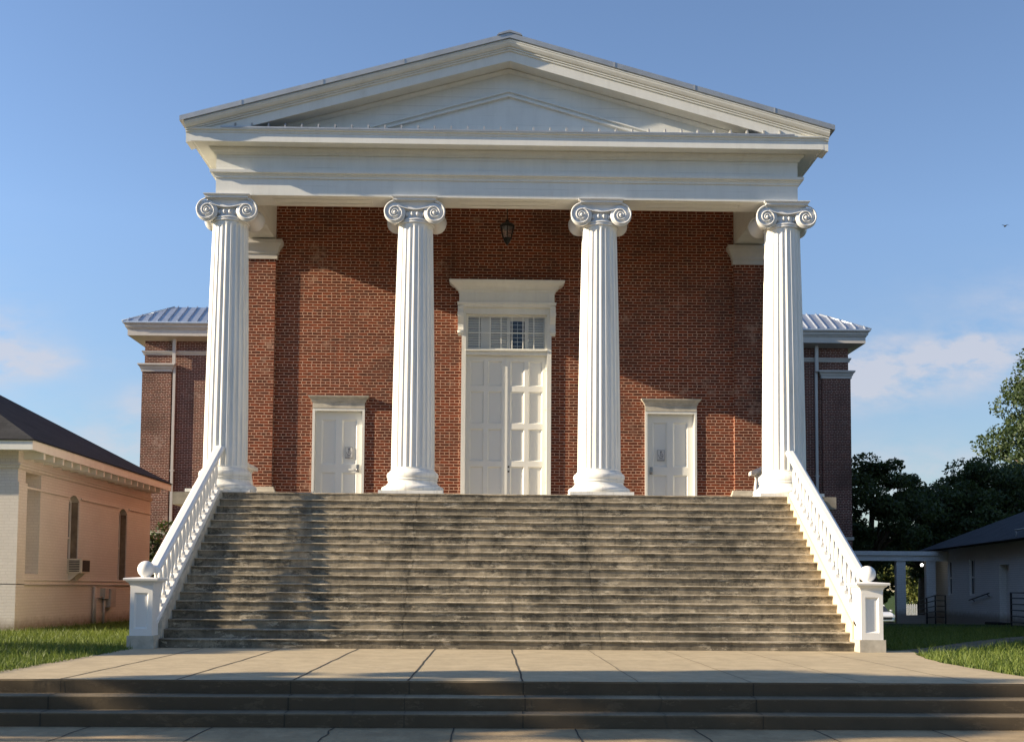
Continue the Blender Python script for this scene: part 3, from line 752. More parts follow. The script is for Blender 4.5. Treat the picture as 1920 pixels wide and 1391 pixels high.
# ---- newel pedestals
def pedestal(sx, lab):
    x = sx*6.425 if sx > 0 else -6.45
    t = thing('pedestal', lab, 'pedestal', (x, -4.58, 0), 'newel pedestals at the foot of the stairs')
    y0 = -4.80; w = .195; d = .44
    MB().box(x-.232, x+.232, y0-.035, y0+d+.03, -.05, .22).build('footing', m_stone, t)
    mb = MB(); z0, z1 = .2205, 1.07
    mb.box(x-w+.016, x+w-.016, y0+.016, y0+d, z0, z1)
    fx = .075
    def frame(yf):
        for a, b, c, e in ((-w, -w+fx, z0, z1), (w-fx, w, z0, z1)): mb.box(x+a, x+b, yf, yf+.0155, c, e)
        mb.box(x-w+fx, x+w-fx, yf, yf+.0155, z0, z0+.12); mb.box(x-w+fx, x+w-fx, yf, yf+.0155, z1-.10, z1)
    frame(y0-.012)
    o = [(x-w+fx, z0+.12), (x+w-fx, z0+.12), (x+w-fx, z1-.10), (x-w+fx, z1-.10)]; i_ = [(a+(.03 if k in (0, 3) else -.03), b+(.03 if k < 2 else -.03)) for k, (a, b) in enumerate(o)]
    mb.add([(a, y0-.012, b) for a, b in o]+[(a, y0+.0155, b) for a, b in i_], [(k, (k+1) % 4, 4+(k+1) % 4, 4+k) for k in range(4)])
    for s in (-1, 1): mb.box(*sorted((x+s*(w-.016), x+s*w)), y0+.004, y0+d, z0, z1)
    mb.build('panelled_body', m_rail, t)
    ring = [(x+w, y0+d), (x+w, y0-.0), (x-w, y0), (x-w, y0+d)]
    mb = MB().sweep([(-.195, 1.0701), (.006, 1.0701), (.010, 1.10), (.03, 1.14), (.066, 1.165), (.07, 1.18), (.102, 1.185), (.107, 1.215), (.095, 1.225), (-.195, 1.25)], ring, True)
    mb.build('cap', m_rail, t)
    pr = [(0, 1.215), (.07, 1.215), (.075, 1.235)]
    for a in range(-58, 91, 8): pr.append((max(.0, .147*math.cos(R_(a))), 1.385+.147*math.sin(R_(a))))
    MB().lathe(pr, (x, y0+.22, 0), 32).build('ball', m_rail, t)
pedestal(-1, 'white panelled pedestal with ball finial at the left foot of the stairs')
pedestal(1, 'sunlit white panelled pedestal with ball finial at the right foot of the stairs')

# ---- lantern
lt = thing('lantern', 'dark six sided lantern hanging over the tall double doors', 'lantern', (.01, 2.1, 9.3))
mb = MB(); hx = lambda r, z: [(.01+r*math.cos(R_(60*k+30)), 2.1+r*math.sin(R_(60*k+30)), z) for k in range(6)]
mb.loft([hx(.20, 9.74), hx(.205, 9.76), hx(.15, 9.82), hx(.06, 9.86), hx(.05, 9.90), hx(.02, 9.93)])
mb.build('lantern_roof', m_lantern, lt)
mb = MB().loft([hx(.02, 9.31), hx(.05, 9.36), hx(.09, 9.42), hx(.105, 9.46), hx(.105, 9.48)])
for k in range(6):
    a = hx(.175, 9.74)[k]; b = hx(.105, 9.47)[k]; mb.tube([b, a], .013, 5)
mb.build('lantern_frame', m_lantern, lt)
MB().loft([hx(.1, 9.482), hx(.165, 9.738)]).build('lantern_glass', m_lglass, lt)
mb = MB()
for k in range(9): mb.tube([(.01+(.012 if k % 2 else 0), 2.1, 9.93+.058*k), (.01-(.012 if k % 2 else 0), 2.1, 9.99+.058*k)], .01, 5)
mb.build('chain', m_lantern, lt)

# ------------------------------------------------------------------ ground, terrace, front steps
YT, R2, T2 = -11.435, .160, .293
ZRD = -3*R2
def terrain(x, y):
    if y < 14: return -.02
    t = min(1., (y-14)/48.); return -.02-1.5*(1-(1-t)**1.8)-.10*min(1, (y-14)/8)
mb = MB()
gx = sorted(set([-400, -200, -100, -60, -40]+list(np.arange(-30, 45, 3.0))+[60, 80, 100, 200, 400])); gy = sorted(set([YT+.02, -8., -4., 0.]+list(np.arange(3, 100, 4.0))+[120, 160, 240, 500, 1500]))
vs = [(x, y, terrain(x, y)) for y in gy for x in gx]; W = len(gx)
mb.add(vs, [(j*W+i, j*W+i+1, (j+1)*W+i+1, (j+1)*W+i) for j in range(len(gy)-1) for i in range(W-1)], 0, True)
tag(mb.build('ground', m_lawn), 'mown green lawn around the church and houses', 'ground', kind='structure')

mb = MB()
def edge_r(y):   # right edge of the terrace, flaring into the side path
    if y < -8: return 6.55
    t = (y+8)/3.6; return 6.55+.75*max(0, min(1, t))**1.6
ys = np.linspace(YT+.001, ybot+.3, 30)
lft = [(-6.62+.025*math.sin(y*5), y) for y in ys]; rgt = [(edge_r(y)+.02*math.sin(y*6), y) for y in ys]
for i in range(29):
    a, b, c, d = lft[i], rgt[i], rgt[i+1], lft[i+1]
    mb.add([(a[0], a[1], 0), (b[0], b[1], 0), (c[0], c[1], 0), (d[0], d[1], 0)], [(0, 1, 2, 3)])
tag(mb.build('terrace', m_pave), 'tan concrete terrace at the foot of the stairs', 'pavement', kind='structure')
mb = MB()
pts = []
for x in [-5.4+1.36*k for k in range(9)]:
    w = .011 if x < .8 else .005
    prev = None
    for i in range(15):
        y = YT+.01+(ybot-YT-.01)*i/14; xx = x+rng.normal(0, .007)
        if prev: mb.add([(prev[0]-w, prev[1], .004), (prev[0]+w, prev[1], .004), (xx+w, y, .004), (xx-w, y, .004)], [(0, 1, 2, 3)])
        prev = (xx, y)
tag(mb.build('pavement_joints', m_joint), 'dark joints between the terrace slabs', 'joints', kind='structure')
# side path on the right
mb = MB(); P = [(6.5, -5.0), (7.4, -4.4), (8.6, -3.0), (10.2, -.8), (12.4, 1.9), (16, 5.6), (17, 7)]
for i in range(len(P)-1):
    (a, b), (c, d) = P[i], P[i+1]; w0, w1 = .5, .5
    mb.add([(a+w0*.75, b-w0*.6, -.012), (a-w0*.75, b+w0*.6, -.012), (c-w1*.75, d+w1*.6, -.012), (c+w1*.75, d-w1*.6, -.012)], [(0, 1, 2, 3)])
tag(mb.build('path', m_path), 'narrow concrete path from the terrace to the grey house', 'path', kind='structure')
STEPJ = [-5.4+1.36*k for k in range(9)]
# three long steps
mb = MB(); xs = np.linspace(-16, 16, 200); rings = []
for x in xs:
    rg = []
    for k in range(3):
        y = YT-k*T2; z = -k*R2
        q = .004*math.sin(2.3*x+k)+rng.normal(0, .0015)
        rg += [(y+.35 if k == 0 else y+T2, z-.0015), (y+.018, z-.0015), (y+q, z-.013), (y+q+.004, z-R2)]
    rings.append([(x, a, b) for a, b in rg]+[(x, YT+.35, ZRD-.1)])
mb.loft(rings)
for xj in (-5.4, -2.68, -1.32, .04, 2.76):
    for k in range(3):
        y = YT-k*T2; z = -k*R2; w = .005+.002*math.sin(xj*7+k)
        xx = xj+.02*math.sin(xj*3+k*2)
        mb.add([(xx-w, y-.006, z-.012), (xx+w, y-.006, z-.012), (xx+w*1.3, y-.004, z-R2+.004), (xx-w*1.3, y-.004, z-R2+.004)], [(0, 1, 2, 3)], 1)
        if k: mb.add([(xx-w, y+.012, z+.003), (xx+w, y+.012, z+.003), (xx+w, y+T2-.005, z+.003), (xx-w, y+T2-.005, z+.003)], [(0, 1, 2, 3)], 1)
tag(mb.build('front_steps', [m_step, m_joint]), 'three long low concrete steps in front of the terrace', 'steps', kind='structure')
m_asphalt = plain('asphalt', (.055, .055, .055), .9, 0, .3, 9)
tag(MB().add([(-400, -400, ZRD-.12), (400, -400, ZRD-.12), (400, -18, ZRD-.12), (-400, -18, ZRD-.12)], [(0, 1, 2, 3)]).build('road', m_asphalt), 'asphalt street in front of the church', 'road', kind='structure')
mb = MB().add([(-60, -18, ZRD-.002), (60, -18, ZRD-.002), (60, YT-2*T2+.1, ZRD-.002), (-60, YT-2*T2+.1, ZRD-.002)], [(0, 1, 2, 3)])
mb.add([(-60, -18, ZRD-.002), (60, -18, ZRD-.002), (60, -18.01, ZRD-.13), (-60, -18.01, ZRD-.13)], [(0, 1, 2, 3)])
tag(mb.build('pavement', m_pave2), 'concrete pavement below the front steps', 'pavement', kind='structure')
mb = MB()
for x in [-6.2+1.36*k for k in range(10)]:
    prev = None
    for i in range(12):
        y = YT-2*T2-.005-3.2*i/11; xx = x+rng.normal(0, .008)
        if prev: mb.add([(prev[0]-.008, prev[1], ZRD+.003), (prev[0]+.008, prev[1], ZRD+.003), (xx+.008, y, ZRD+.003), (xx-.008, y, ZRD+.003)], [(0, 1, 2, 3)])
        prev = (xx, y)
tag(mb.build('pavement_joints', m_joint), 'dark joints between the lower pavement slabs', 'joints', kind='structure')

# grass blades
def blades(name, n, sampler, hmin, hmax, lab, wid=.006):
    P = sampler(n); n = len(P)
    a = rng.uniform(0, 2*np.pi, n); h = rng.uniform(hmin, hmax, n)*rng.choice([.8, 1, 1, 1, 1, 1.2, 1.5, 1.6, 2.3], n); w = wid*rng.uniform(.7, 1.5, n)
    lean = rng.normal(0, .45, (n, 2))*h[:, None]
    dx, dy = np.cos(a)*w, np.sin(a)*w
    V = np.empty((n, 5, 3))
    V[:, 0] = np.stack([P[:, 0]-dx, P[:, 1]-dy, P[:, 2]], 1); V[:, 1] = np.stack([P[:, 0]+dx, P[:, 1]+dy, P[:, 2]], 1)
    m = P+np.stack([lean[:, 0]*.35, lean[:, 1]*.35, h*.6], 1)
    V[:, 2] = m+np.stack([dx*.7, dy*.7, 0*h], 1); V[:, 3] = m-np.stack([dx*.7, dy*.7, 0*h], 1)
    V[:, 4] = P+np.stack([lean[:, 0], lean[:, 1], h], 1)
    me = bpy.data.meshes.new(name); b = np.arange(n)*5
    F = []
    fv = np.stack([b, b+1, b+2, b+3], 1); ft = np.stack([b+3, b+2, b+4], 1)
    me.vertices.add(n*5); me.vertices.foreach_set('co', V.ravel())
    me.loops.add(n*7); me.loops.foreach_set('vertex_index', np.concatenate([fv.ravel(), ft.ravel()]).astype(np.int32))
    me.polygons.add(n*2); me.polygons.foreach_set('loop_start', np.concatenate([np.arange(n)*4, n*4+np.arange(n)*3]).astype(np.int32))
    me.update(calc_edges=True); me.materials.append(m_grassb)
    o = bpy.data.objects.new(name, me); COL.objects.link(o)
    return tag(o, lab, 'grass', kind='stuff')
def path_d(x, y):
    d = np.full(x.shape, 9e9)
    for i in range(len(P)-1):
        (a, b), (c, e) = P[i], P[i+1]; t = np.clip(((x-a)*(c-a)+(y-b)*(e-b))/((c-a)**2+(e-b)**2), 0, 1)
        d = np.minimum(d, np.hypot(x-a-t*(c-a), y-b-t*(e-b)))
    return d
def samp_l(n):
    x = rng.uniform(-11.9, -6.5, n); y = rng.uniform(YT+.05, 12, n); k = ~((x > -6.75) & (y > -5.0)) & ~((x < -11.3) & (y > 1.9)) & (rng.random(n) < np.clip(1.1-(y+11)/26, .2, 1))
    x, y = x[k], y[k]; return np.stack([x, y, np.full(len(x), -.02)], 1)
def samp_r(n):
    x = rng.uniform(6.5, 17.2, n); y = rng.uniform(YT+.05, 9, n)
    er = np.where(y < -8, 6.55, 6.55+.75*np.clip((y+8)/3.6, 0, 1)**1.6)
    k = (path_d(x, y) > .36+.25*rng.random(n)) & ((x > er) | (y > -4.2)) & ~((x < 7.3) & (y > -4.4)) & (rng.random(n) < np.clip(1.1-(y+11)/24, .2, 1))
    x, y = x[k], y[k]; return np.stack([x, y, np.full(len(x), -.02)], 1)
blades('grass', 120000, samp_l, .03, .085, 'short grass of the lawn left of the terrace')
blades('grass', 170000, samp_r, .03, .09, 'short grass of the lawn right of the terrace')

# ------------------------------------------------------------------ trees and plants
def leaf_mesh(name, centres, sizes, per, leaf, mat, flat=.6):
    C_ = np.repeat(np.array(centres), per, 0); S_ = np.repeat(np.array(sizes), per)
    n = len(C_); g = rng.normal(0, 1, (n, 3)); g /= np.linalg.norm(g, axis=1)[:, None]
    rr = rng.uniform(.25, 1, n)**.5
    Pn = C_+g*(rr*S_)[:, None]*np.array([1, 1, flat])
    u = rng.normal(0, 1, (n, 3)); u /= np.linalg.norm(u, axis=1)[:, None]
    w = np.cross(u, rng.normal(0, 1, (n, 3))); w /= np.linalg.norm(w, axis=1)[:, None]
    L = leaf*rng.uniform(.6, 1.35, n)[:, None]
    V = np.stack([Pn-u*L, Pn+w*L*.5, Pn+u*L, Pn-w*L*.5], 1)
    me = bpy.data.meshes.new(name); me.vertices.add(n*4); me.vertices.foreach_set('co', V.ravel())
    me.loops.add(n*4); me.loops.foreach_set('vertex_index', np.arange(n*4, dtype=np.int32)); me.polygons.add(n); me.polygons.foreach_set('loop_start', np.arange(n, dtype=np.int32)*4)
    me.update(calc_edges=True); me.materials.append(mat); return me
def tree(name, lab, x, y, zb, h, rad, ztop_low, mat, clumps=60, per=170, leaf=.16, group=None, cl=(.16, .34), trunk=None, sq=1.0):
    t = thing(name, lab, 'tree', (x, y, zb), group)
    mb = MB(); tr = trunk or h*.022+.08; zc = (ztop_low+h)/2; hz = (h-ztop_low)/2
    top = h*.8
    pts = [(x+.12*math.sin(k*1.3+x)*k/6, y+.1*math.cos(k+y)*k/6, zb+top*k/6) for k in range(7)]
    mb.tube(pts, [tr*(1.25 if k == 0 else 1-.13*k) for k in range(7)], 10)
    cs = []; ss = []
    for i in range(clumps):
        g = rng.normal(0, 1, 3); g /= np.linalg.norm(g); r = rng.uniform(.35, 1)**.45
        k = 1-.35*max(0, g[2])*sq
        c = (g[0]*rad*r*k, g[1]*rad*r*k, zc+g[2]*hz*r); s = rad*rng.uniform(*cl)
        cs.append(c); ss.append(s)
        if i % 3 == 0:
            q = pts[3+i % 3]
            e = (x+c[0], y+c[1], zb+c[2]); mid = tuple((a+b)/2+rng.normal(0, .1) for a, b in zip(q, e))
            mb.tube([q, mid, e], [tr*.35, tr*.2, tr*.06], 5)
    mb.build('trunk', m_wood, t)
    me = leaf_mesh('crown', cs, ss, per, leaf, mat); o = bpy.data.objects.new('crown', me); COL.objects.link(o); o.parent = t
    return t
G1 = 'trees behind the grey house'
tree('tree', 'tall dark green tree at the right edge, rising above the grey roof', 44.9, 60, -1.8, 22.4, 8.0, 6.5, m_leaf, 190, 420, .15, None, (.13, .26))
tree('tree', 'dark tree close to the right brick wing', 18.6, 31.5, -.9, 8.6, 2.9, 2.9, m_leaf2, 75, 330, .10, G1)
tree('tree', 'lighter loose tree between the two dark trees behind the covered walkway', 22.2, 34.5, -1.0, 8.0, 2.6, 2.8, m_leaf, 60, 300, .095, G1)
tree('tree', 'dark broad tree directly behind the grey roof, with ragged top', 24.6, 33, -1.0, 8.6, 3.6, 3.0, m_leaf2, 110, 340, .105, G1)
tree('tree', 'dark tree under the tall tree, above the grey house roof', 29.0, 35, -1.0, 8.9, 3.8, 3.2, m_leaf2, 110, 340, .105, G1)
tree('tree', 'sunlit yellow green tree seen through the covered walkway', 40.2, 80, -1.7, 8.5, 4.6, 1.3, m_leaf3, 70, 160, .2)
tree('tree', 'dark tree behind the parked white car', 33.2, 84, -1.8, 9.0, 5.0, .2, m_leaf2, 120, 220, .26)
tree('tree', 'small far tree peeping out left of the left brick wing', -25.2, 55, -1.7, 10.6, 3.2, 4.5, m_leaf, 50, 150, .18)
# trees out of frame on the left whose shade falls on the steps
tree('tree', 'street tree beyond the left edge, shading the front steps', -22.0, -15.25, ZRD, 10.5, 1.8, 5.8, m_leaf, 62, 190, .15, 'street trees left of the church')
tree('tree', 'second street tree beyond the left edge, dappling the lawn', -30.0, -9.3, 0, 9.1, 1.7, 6.4, m_leaf, 46, 170, .13, 'street trees left of the church')
src = tree('tree', 'large street trees out of the frame, around the road in front', -25.0, -28., ZRD, 17.0, 7.0, 4.2, m_leaf, 110, 170, .42, 'street trees along the road')
for x_, y_, r_ in ((-20, -43, 1.), (-34, -40, 2.2), (-40, -27, 1.4)):
    c = src.copy(); COL.objects.link(c); c.location = (x_, y_, ZRD); c.rotation_euler = (0, 0, r_)
    for k in list(src.children):
        d = k.copy(); COL.objects.link(d); d.parent = c
# bush beside the left wing
def bush(name, lab, cat, x, y, zb, h, rad, mat, n=26, per=160, leaf=.07):
    t = thing(name, lab, cat, (x, y, zb))
    cs = []; ss = []; mb = MB()
    for i in range(n):
        a = rng.uniform(0, 6.28); r = rad*math.sqrt(rng.uniform(0, 1)); c = (r*math.cos(a), r*math.sin(a), h*rng.uniform(.2, .85)*(1-.35*r/rad)); cs.append(c); ss.append(rad*rng.uniform(.25, .42))
        if i % 3 == 0: mb.tube([(x, y, zb), (x+c[0]*.6, y+c[1]*.6, zb+c[2]*.6), (x+c[0], y+c[1], zb+c[2])], [.03, .02, .01], 5)
    mb.build('stem', m_wood, t)
    o = bpy.data.objects.new('foliage', leaf_mesh('foliage', cs, ss, per, leaf, mat)); COL.objects.link(o); o.parent = t
bush('bush', 'dark bush between the painted house and the left wing', 'bush', -11.95, 15.2, -.1, 4.3, 1.15, m_leaf2, 70)
def spiky(name, lab, cat, x, y, z, n, h, mat):
    t = thing(name, lab, cat, (x, y, z)); mb = MB(); mb2 = MB().lathe([(0, 0), (.03, 0), (.02, .08), (0, .08)], (x, y, z), 8)
    for i in range(n):
        a = rng.uniform(0, 6.28); l = h*rng.uniform(.6, 1.1); e = rng.uniform(.3, 1.2); d = Vector((math.cos(a)*math.cos(e), math.sin(a)*math.cos(e), math.sin(e)))
        s = Vector((-math.sin(a), math.cos(a), 0))*.018; b = Vector((x, y, z+.04)); m_ = b+d*l*.55; tip = b+d*l+Vector((0, 0, -l*.2))
        mb.add([b-s*.5, b+s*.5, m_+s, m_-s, tip], [(0, 1, 2, 3), (3, 2, 4)])
    mb2.build('stem', m_wood, t); mb.build('leaf_cluster', mat, t, recalc=False)
spiky('weed', 'small dry weed growing by the base of the column right of the double doors', 'plant', 1.42, YW-.14, ZP, 34, .32, m_dry)
spiky('yucca', 'small spiky plant in the recess of the painted brick house', 'plant', -11.66, 2.75, 1.36, 26, .42, m_leaf2)

# ------------------------------------------------------------------ painted brick house on the left
XL, YL0, YL1 = -11.45, 2.05, 12.72
hs = thing('painted_brick_house', 'low white painted brick house with dark hip roof, left of the church', 'house', (-17, 7.4, 0))
XW = XL-13
mb = MB()
ops = [(2.5, 3.45, 1.35, 3.78, 0), (5.38, 6.16, 1.38, 3.30, 1), (9.52, 10.32, 1.19, 3.22, 1)]
def side_wall(mb, x, thick, y0, y1, z0, z1, ops, s):
    """wall facing +x (s=1) or -x; ops: y0,y1,z0,z1,arched"""
    xa, xb = sorted((x, x-s*thick)); c = y0
    for a, b, d, e, arch in ops:
        mb.box(xa, xb, c, a, z0, z1); mb.box(xa, xb, a, b, z0, d)
        if arch:
            N = 8; rise = .17; arc = [(a+(b-a)*i/N, e+rise*math.sin(math.pi*i/N)**.8) for i in range(N+1)]
            mb.prism(arc+[(b, z1), (a, z1)], 'x', xa, xb)
        else: mb.box(xa, xb, a, b, e, z1)
        c = b
    mb.box(xa, xb, c, y1, z0, z1)
side_wall(mb, XL, .38, YL0, YL1, -.3, 4.28, ops, 1)
mb.box(XW, XL-.38, YL0, YL0+.38, -.3, 4.28); mb.box(XW, XL-.38, YL1-.38, YL1, -.3, 4.28); mb.box(XW, XW+.38, YL0+.38, YL1-.38, -.3, 4.28)
mb.box(XL-.45, XL-.381, 2.4, 3.6, 1.2, 3.9)
# corner piers
mb.box(XL+.001, XL+.05, YL0-.05, YL0+.45, -.3, 3.5); mb.box(XL-.6, XL+.001, YL0-.05, YL0-.001, -.3, 3.5)
hw = mb.build('house_wall', m_wbrick, hs)
U2 = [(XW, YL1), (XL, YL1), (XL, YL0), (XW, YL0)]
U2 = U2[::-1]; U2 = [(XL, YL1), (XL, YL0), (XW, YL0)]
mb = MB()
mb.sweep([(-.01, 1.06), (.03, 1.07), (.05, 1.09), (.05, 1.11), (-.01, 1.12)], U2); mb.sweep([(-.01, 1.18), (.035, 1.19), (.035, 1.23), (-.01, 1.24)], U2)
mb.build('belt_course', m_wbrick, hs)
mb = MB()
for a, b in ((YL0-.02, 5.30), (6.24, 9.44), (10.40, YL1)): mb.box(XL-.01, XL+.035, a, b, 3.38, 3.43)
mb.sweep([(-.01, 3.80), (.03, 3.81), (.05, 3.84), (.05, 3.87), (.08, 3.89), (.08, 3.93), (-.01, 3.94)], U2)
mb.build('string_course', m_wbrick, hs)
e = .52
mb = MB().sweep([(-.01, 4.24), (e-.04, 4.24), (e-.04, 4.20), (e, 4.20), (e, 4.39), (e+.03, 4.41), (-.01, 4.43)], [(XL, YL1+e), (XL, YL0), (XW, YL0)])
mb.build('fascia', m_white, hs)
for i in range(17):
    y = YL0+.35+i*.61
    MB().box(XL+.001, XL+e-.05, y-.05, y+.05, 4.06, 4.239).build('rafter_tail', m_white, hs)
mb = MB(); x1, x0_, y0_, y1_ = XL+e+.05, XW-e, YL0-e-.05, YL1+e+.05; hd = (y1_-y0_)/2; zt = 4.42+.56*hd; ymid = (y0_+y1_)/2
mb.add([(x1, y0_, 4.435), (x1, y1_, 4.435), (x0_, y1_, 4.435), (x0_, y0_, 4.435), (x1-hd, ymid, zt), (x0_+hd, ymid, zt)],
       [(0, 1, 4), (1, 2, 5, 4), (2, 3, 5), (3, 0, 4, 5), (3, 2, 1, 0)])
mb.build('roof', m_shingle, hs)
for (a, b, d, z1_, ar) in ops[1:]:
    N = 8; arc = [(a+.001+(b-a-.002)*i/N, z1_-.002+.17*math.sin(math.pi*i/N)**.8) for i in range(N+1)]
    inner = [(a+.07+(b-a-.14)*i/N, z1_-.06+.13*math.sin(math.pi*i/N)**.8) for i in range(N+1)]
    mb = MB(); xf0, xf1 = XL-.26, XL-.20
    o = [(a+.001, d+.001)]+arc+[(b-.001, d+.001)]; ii = [(a+.07, d+.07)]+inner+[(b-.07, d+.07)]; n = len(o)
    mb.add([(x, p, q) for x in (xf0, xf1) for p, q in o]+[(x, p, q) for x in (xf0, xf1) for p, q in ii],
           [(n+k, n+(k+1) % n, 3*n+(k+1) % n, 3*n+k) for k in range(n)]+[(2*n+k, 2*n+(k+1) % n, 3*n+(k+1) % n, 3*n+k) for k in range(n)])
    mz = (d+z1_)/2; mb.box(xf0, xf1+.012, a+.07, b-.07, mz-.025, mz+.025)
    w = mb.build('window', m_sash, hs)
    MB().prism(ii, 'x', XL-.25, XL-.24).build('pane', m_glass, w)
    MB().box(XL-.198, XL-.03, b-.03, b-.002, d+.02, z1_).build('added_brown_board', m_reveal, w)  # brown board added to darken the far side of the opening
ac = thing('air_conditioner', 'beige window air conditioner jutting from the painted house window', 'air conditioner', (XL, 5.77, 1.40))
mb = MB().box(XL-.18, XL+.36, 5.45, 6.09, 1.40, 1.78); mb.build('case', m_ac, ac)
mb = MB()
for i in range(7): mb.box(XL+.03, XL+.30, 5.44, 5.449, 1.44+.045*i, 1.465+.045*i)
mb.box(XL+.361, XL+.37, 5.5, 6.04, 1.44, 1.74)
mb.build('grille', m_acg, ac)
for y_ in (5.5, 5.98): MB().prism([(XL+.001, 1.398), (XL+.26, 1.398), (XL+.001, 1.16)], 'y', y_, y_+.06).build('support', m_ac, ac)
ub = thing('utility_box', 'grey electric meter box with pipes on the painted house wall', 'utility box', (XL, 8.4, 0))
MB().box(XL+.002, XL+.16, 8.45, 8.95, .45, .98).box(XL+.16, XL+.17, 8.49, 8.91, .48, .95).build('cabinet', m_pipe, ub)
MB().box(XL+.002, XL+.14, 8.05, 8.38, .70, 1.0).build('meter', m_pipe, ub)
MB().tube([(XL+.06, 8.2, .70), (XL+.06, 8.2, -.05)], .04, 8).tube([(XL+.06, 7.35, 1.05), (XL+.06, 7.35, -.05)], .045, 8).tube([(XL+.06, 7.5, -.05), (XL+.06, 7.5, .66), (XL+.06, 7.6, .72), (XL+.06, 8.05, .75)], .025, 8).build('pipe', m_pipe, ub)

# ------------------------------------------------------------------ grey painted house on the right
ang = -math.atan2(1.7, 12.5)
OX, OY = 18.87, 24.5
gh = thing('grey_house', 'low grey painted brick house in shade, right of the church', 'house', (OX, OY, -.3), None, ang)
def local(mb, name, mat, par):   # meshes given in the house's own frame (x right, y away, origin at far corner)
    keep = LOC.get(par.name); LOC[par.name] = (0, 0, 0); o = mb.build(name, mat, par); LOC[par.name] = keep if keep else (0, 0, 0); LOC[o.name] = (0, 0, 0); return o
GZ = .3
mb = MB()
gop = [(-10.6, -9.5, .3, 2.0+GZ, 0), (-6.45, -5.75, .9+GZ, 2.28+GZ, 0), (-3.25, -2.6, .9+GZ, 2.28+GZ, 0)]
side_wall(mb, 0, .35, -24, 0, -.6, 2.62+GZ, gop, -1)
mb.box(.35, 11, -24, -23.65, -.6, 2.62+GZ); mb.box(.35, 11, -.35, 0, -.6, 2.62+GZ); mb.box(10.65, 11, -23.65, -.35, -.6, 2.62+GZ)
local(mb, 'house_wall', m_gbrick, gh)
mb = MB().sweep([(-.01, 2.56+GZ), (.42, 2.56+GZ), (.42, 2.52+GZ), (.46, 2.52+GZ), (.46, 2.68+GZ), (.52, 2.69+GZ), (.52, 2.76+GZ), (-.01, 2.76+GZ)], [(0, -24), (0, 0), (11, 0)][::-1]) if False else MB().sweep([(.01, 2.56+GZ), (-.42, 2.56+GZ), (-.42, 2.52+GZ), (-.46, 2.52+GZ), (-.46, 2.68+GZ), (-.52, 2.69+GZ), (-.52, 2.76+GZ), (.01, 2.76+GZ)], [(11, 0), (0, 0), (0, -24)][::-1])
local(mb, 'fascia', m_gbrick, gh)
mb = MB(); z0 = 2.77+GZ; hd = 6.05; zt = z0+.44*hd
mb.add([(-.55, -24.5, z0), (-.55, .55, z0), (11.55, .55, z0), (11.55, -24.5, z0), (5.5, .55-hd, zt), (5.5, -24.5+hd, zt)], [(0, 1, 4, 5), (1, 2, 4), (2, 3, 5, 4), (3, 0, 5), (3, 2, 1, 0)])
rf = local(mb, 'roof', m_shingle2, gh)
local(MB().tube([(-.35, -12.5, z0+.30), (-.35, -14.9, z0+.30)], .03, 6).tube([(-.35, -12.6, z0+.30), (-.35, -12.6, z0+.06)], .02, 5), 'snow_rail', m_pipe, rf)
for (a, b, d, e_, ar) in gop[1:]:
    mb = MB(); 
    X0 = .05; mb.box(X0, X0+.06, a, a+.05, d, e_); mb.box(X0, X0+.06, b-.05, b, d, e_); mb.box(X0, X0+.06, a+.05, b-.05, d, d+.06); mb.box(X0, X0+.06, a+.05, b-.05, e_-.05, e_); mz = (d+e_)/2; mb.box(X0-.01, X0+.06, a+.05, b-.05, mz-.03, mz+.03); mb.box(X0+.01, X0+.05, (a+b)/2-.012, (a+b)/2+.012, d+.06, mz-.03); mb.box(X0+.01, X0+.05, (a+b)/2-.012, (a+b)/2+.012, mz+.03, e_-.05)
    w = local(mb, 'window', m_sash, gh)
    local(MB().box(X0+.03, X0+.036, a+.051, b-.051, d+.061, e_-.051), 'pane', m_dullglass, w)
a, b, d, e_, ar = gop[0]
mb = MB(); mb.box(.25, .30, a, b, d, e_); mb.box(.235, .25, a+.1, b-.1, d+.9, e_-.15)
dr = local(mb, 'house_door', m_gbrick, gh)
m_mat = plain('dark_rubber', (.02, .018, .016), .9)
stp = thing('door_step', 'low dark doorstep below the grey house door', 'step', (OX, OY, -.3), None, ang)
local(MB().box(-.5, -.001, a-.05, b+.05, 0.1, .30).box(-.95, -.501, a-.05, b+.05, .1, .2), 'step_block', m_mat, stp)
def railing(name, lab, pts, hgts, n_rails, rails_z, loc, rot, grp=None):
    t = thing(name, lab, 'railing', loc, grp, rot)
    for (x, y, z), h in zip(pts, hgts):
        local(MB().box(x-.025, x+.025, y-.025, y+.025, z-.1, z+h), 'post', m_iron, t)
    for k in range(n_rails):
        mb = MB()
        for (p, hp), (q, hq) in zip(list(zip(pts, hgts))[:-1], list(zip(pts, hgts))[1:]):
            f = rails_z[k]; mb.tube([(p[0], p[1], p[2]+hp*f), (q[0], q[1], q[2]+hq*f)], .02, 6)
        local(mb, 'rail', m_iron, t)
    return t
railing('ramp_railing', 'black iron ramp railing of four posts before the grey house windows', [(-.9, -1.2, .0), (-.9, -2.75, .06), (-.9, -4.15, .12), (-.9, -5.7, .14)], [.92, 1.02, 1.08, 1.06], 5, [.2, .4, .6, .8, .985], (OX, OY, -.3), ang, 'iron railings by the grey house')
hd_ = thing('wall_handrail', 'black handrail sloping up along the grey house wall', 'handrail', (OX, OY, -.3), None, ang)
local(MB().tube([(-.10, -6.0, 1.02), (-.10, -8.6, 1.30)], .022, 6).tube([(-.10, -8.3, 1.26), (0.0, -8.3, 1.18)], .015, 5).tube([(-.10, -6.4, 1.06), (0.0, -6.4, .98)], .015, 5), 'bar', m_iron, hd_)
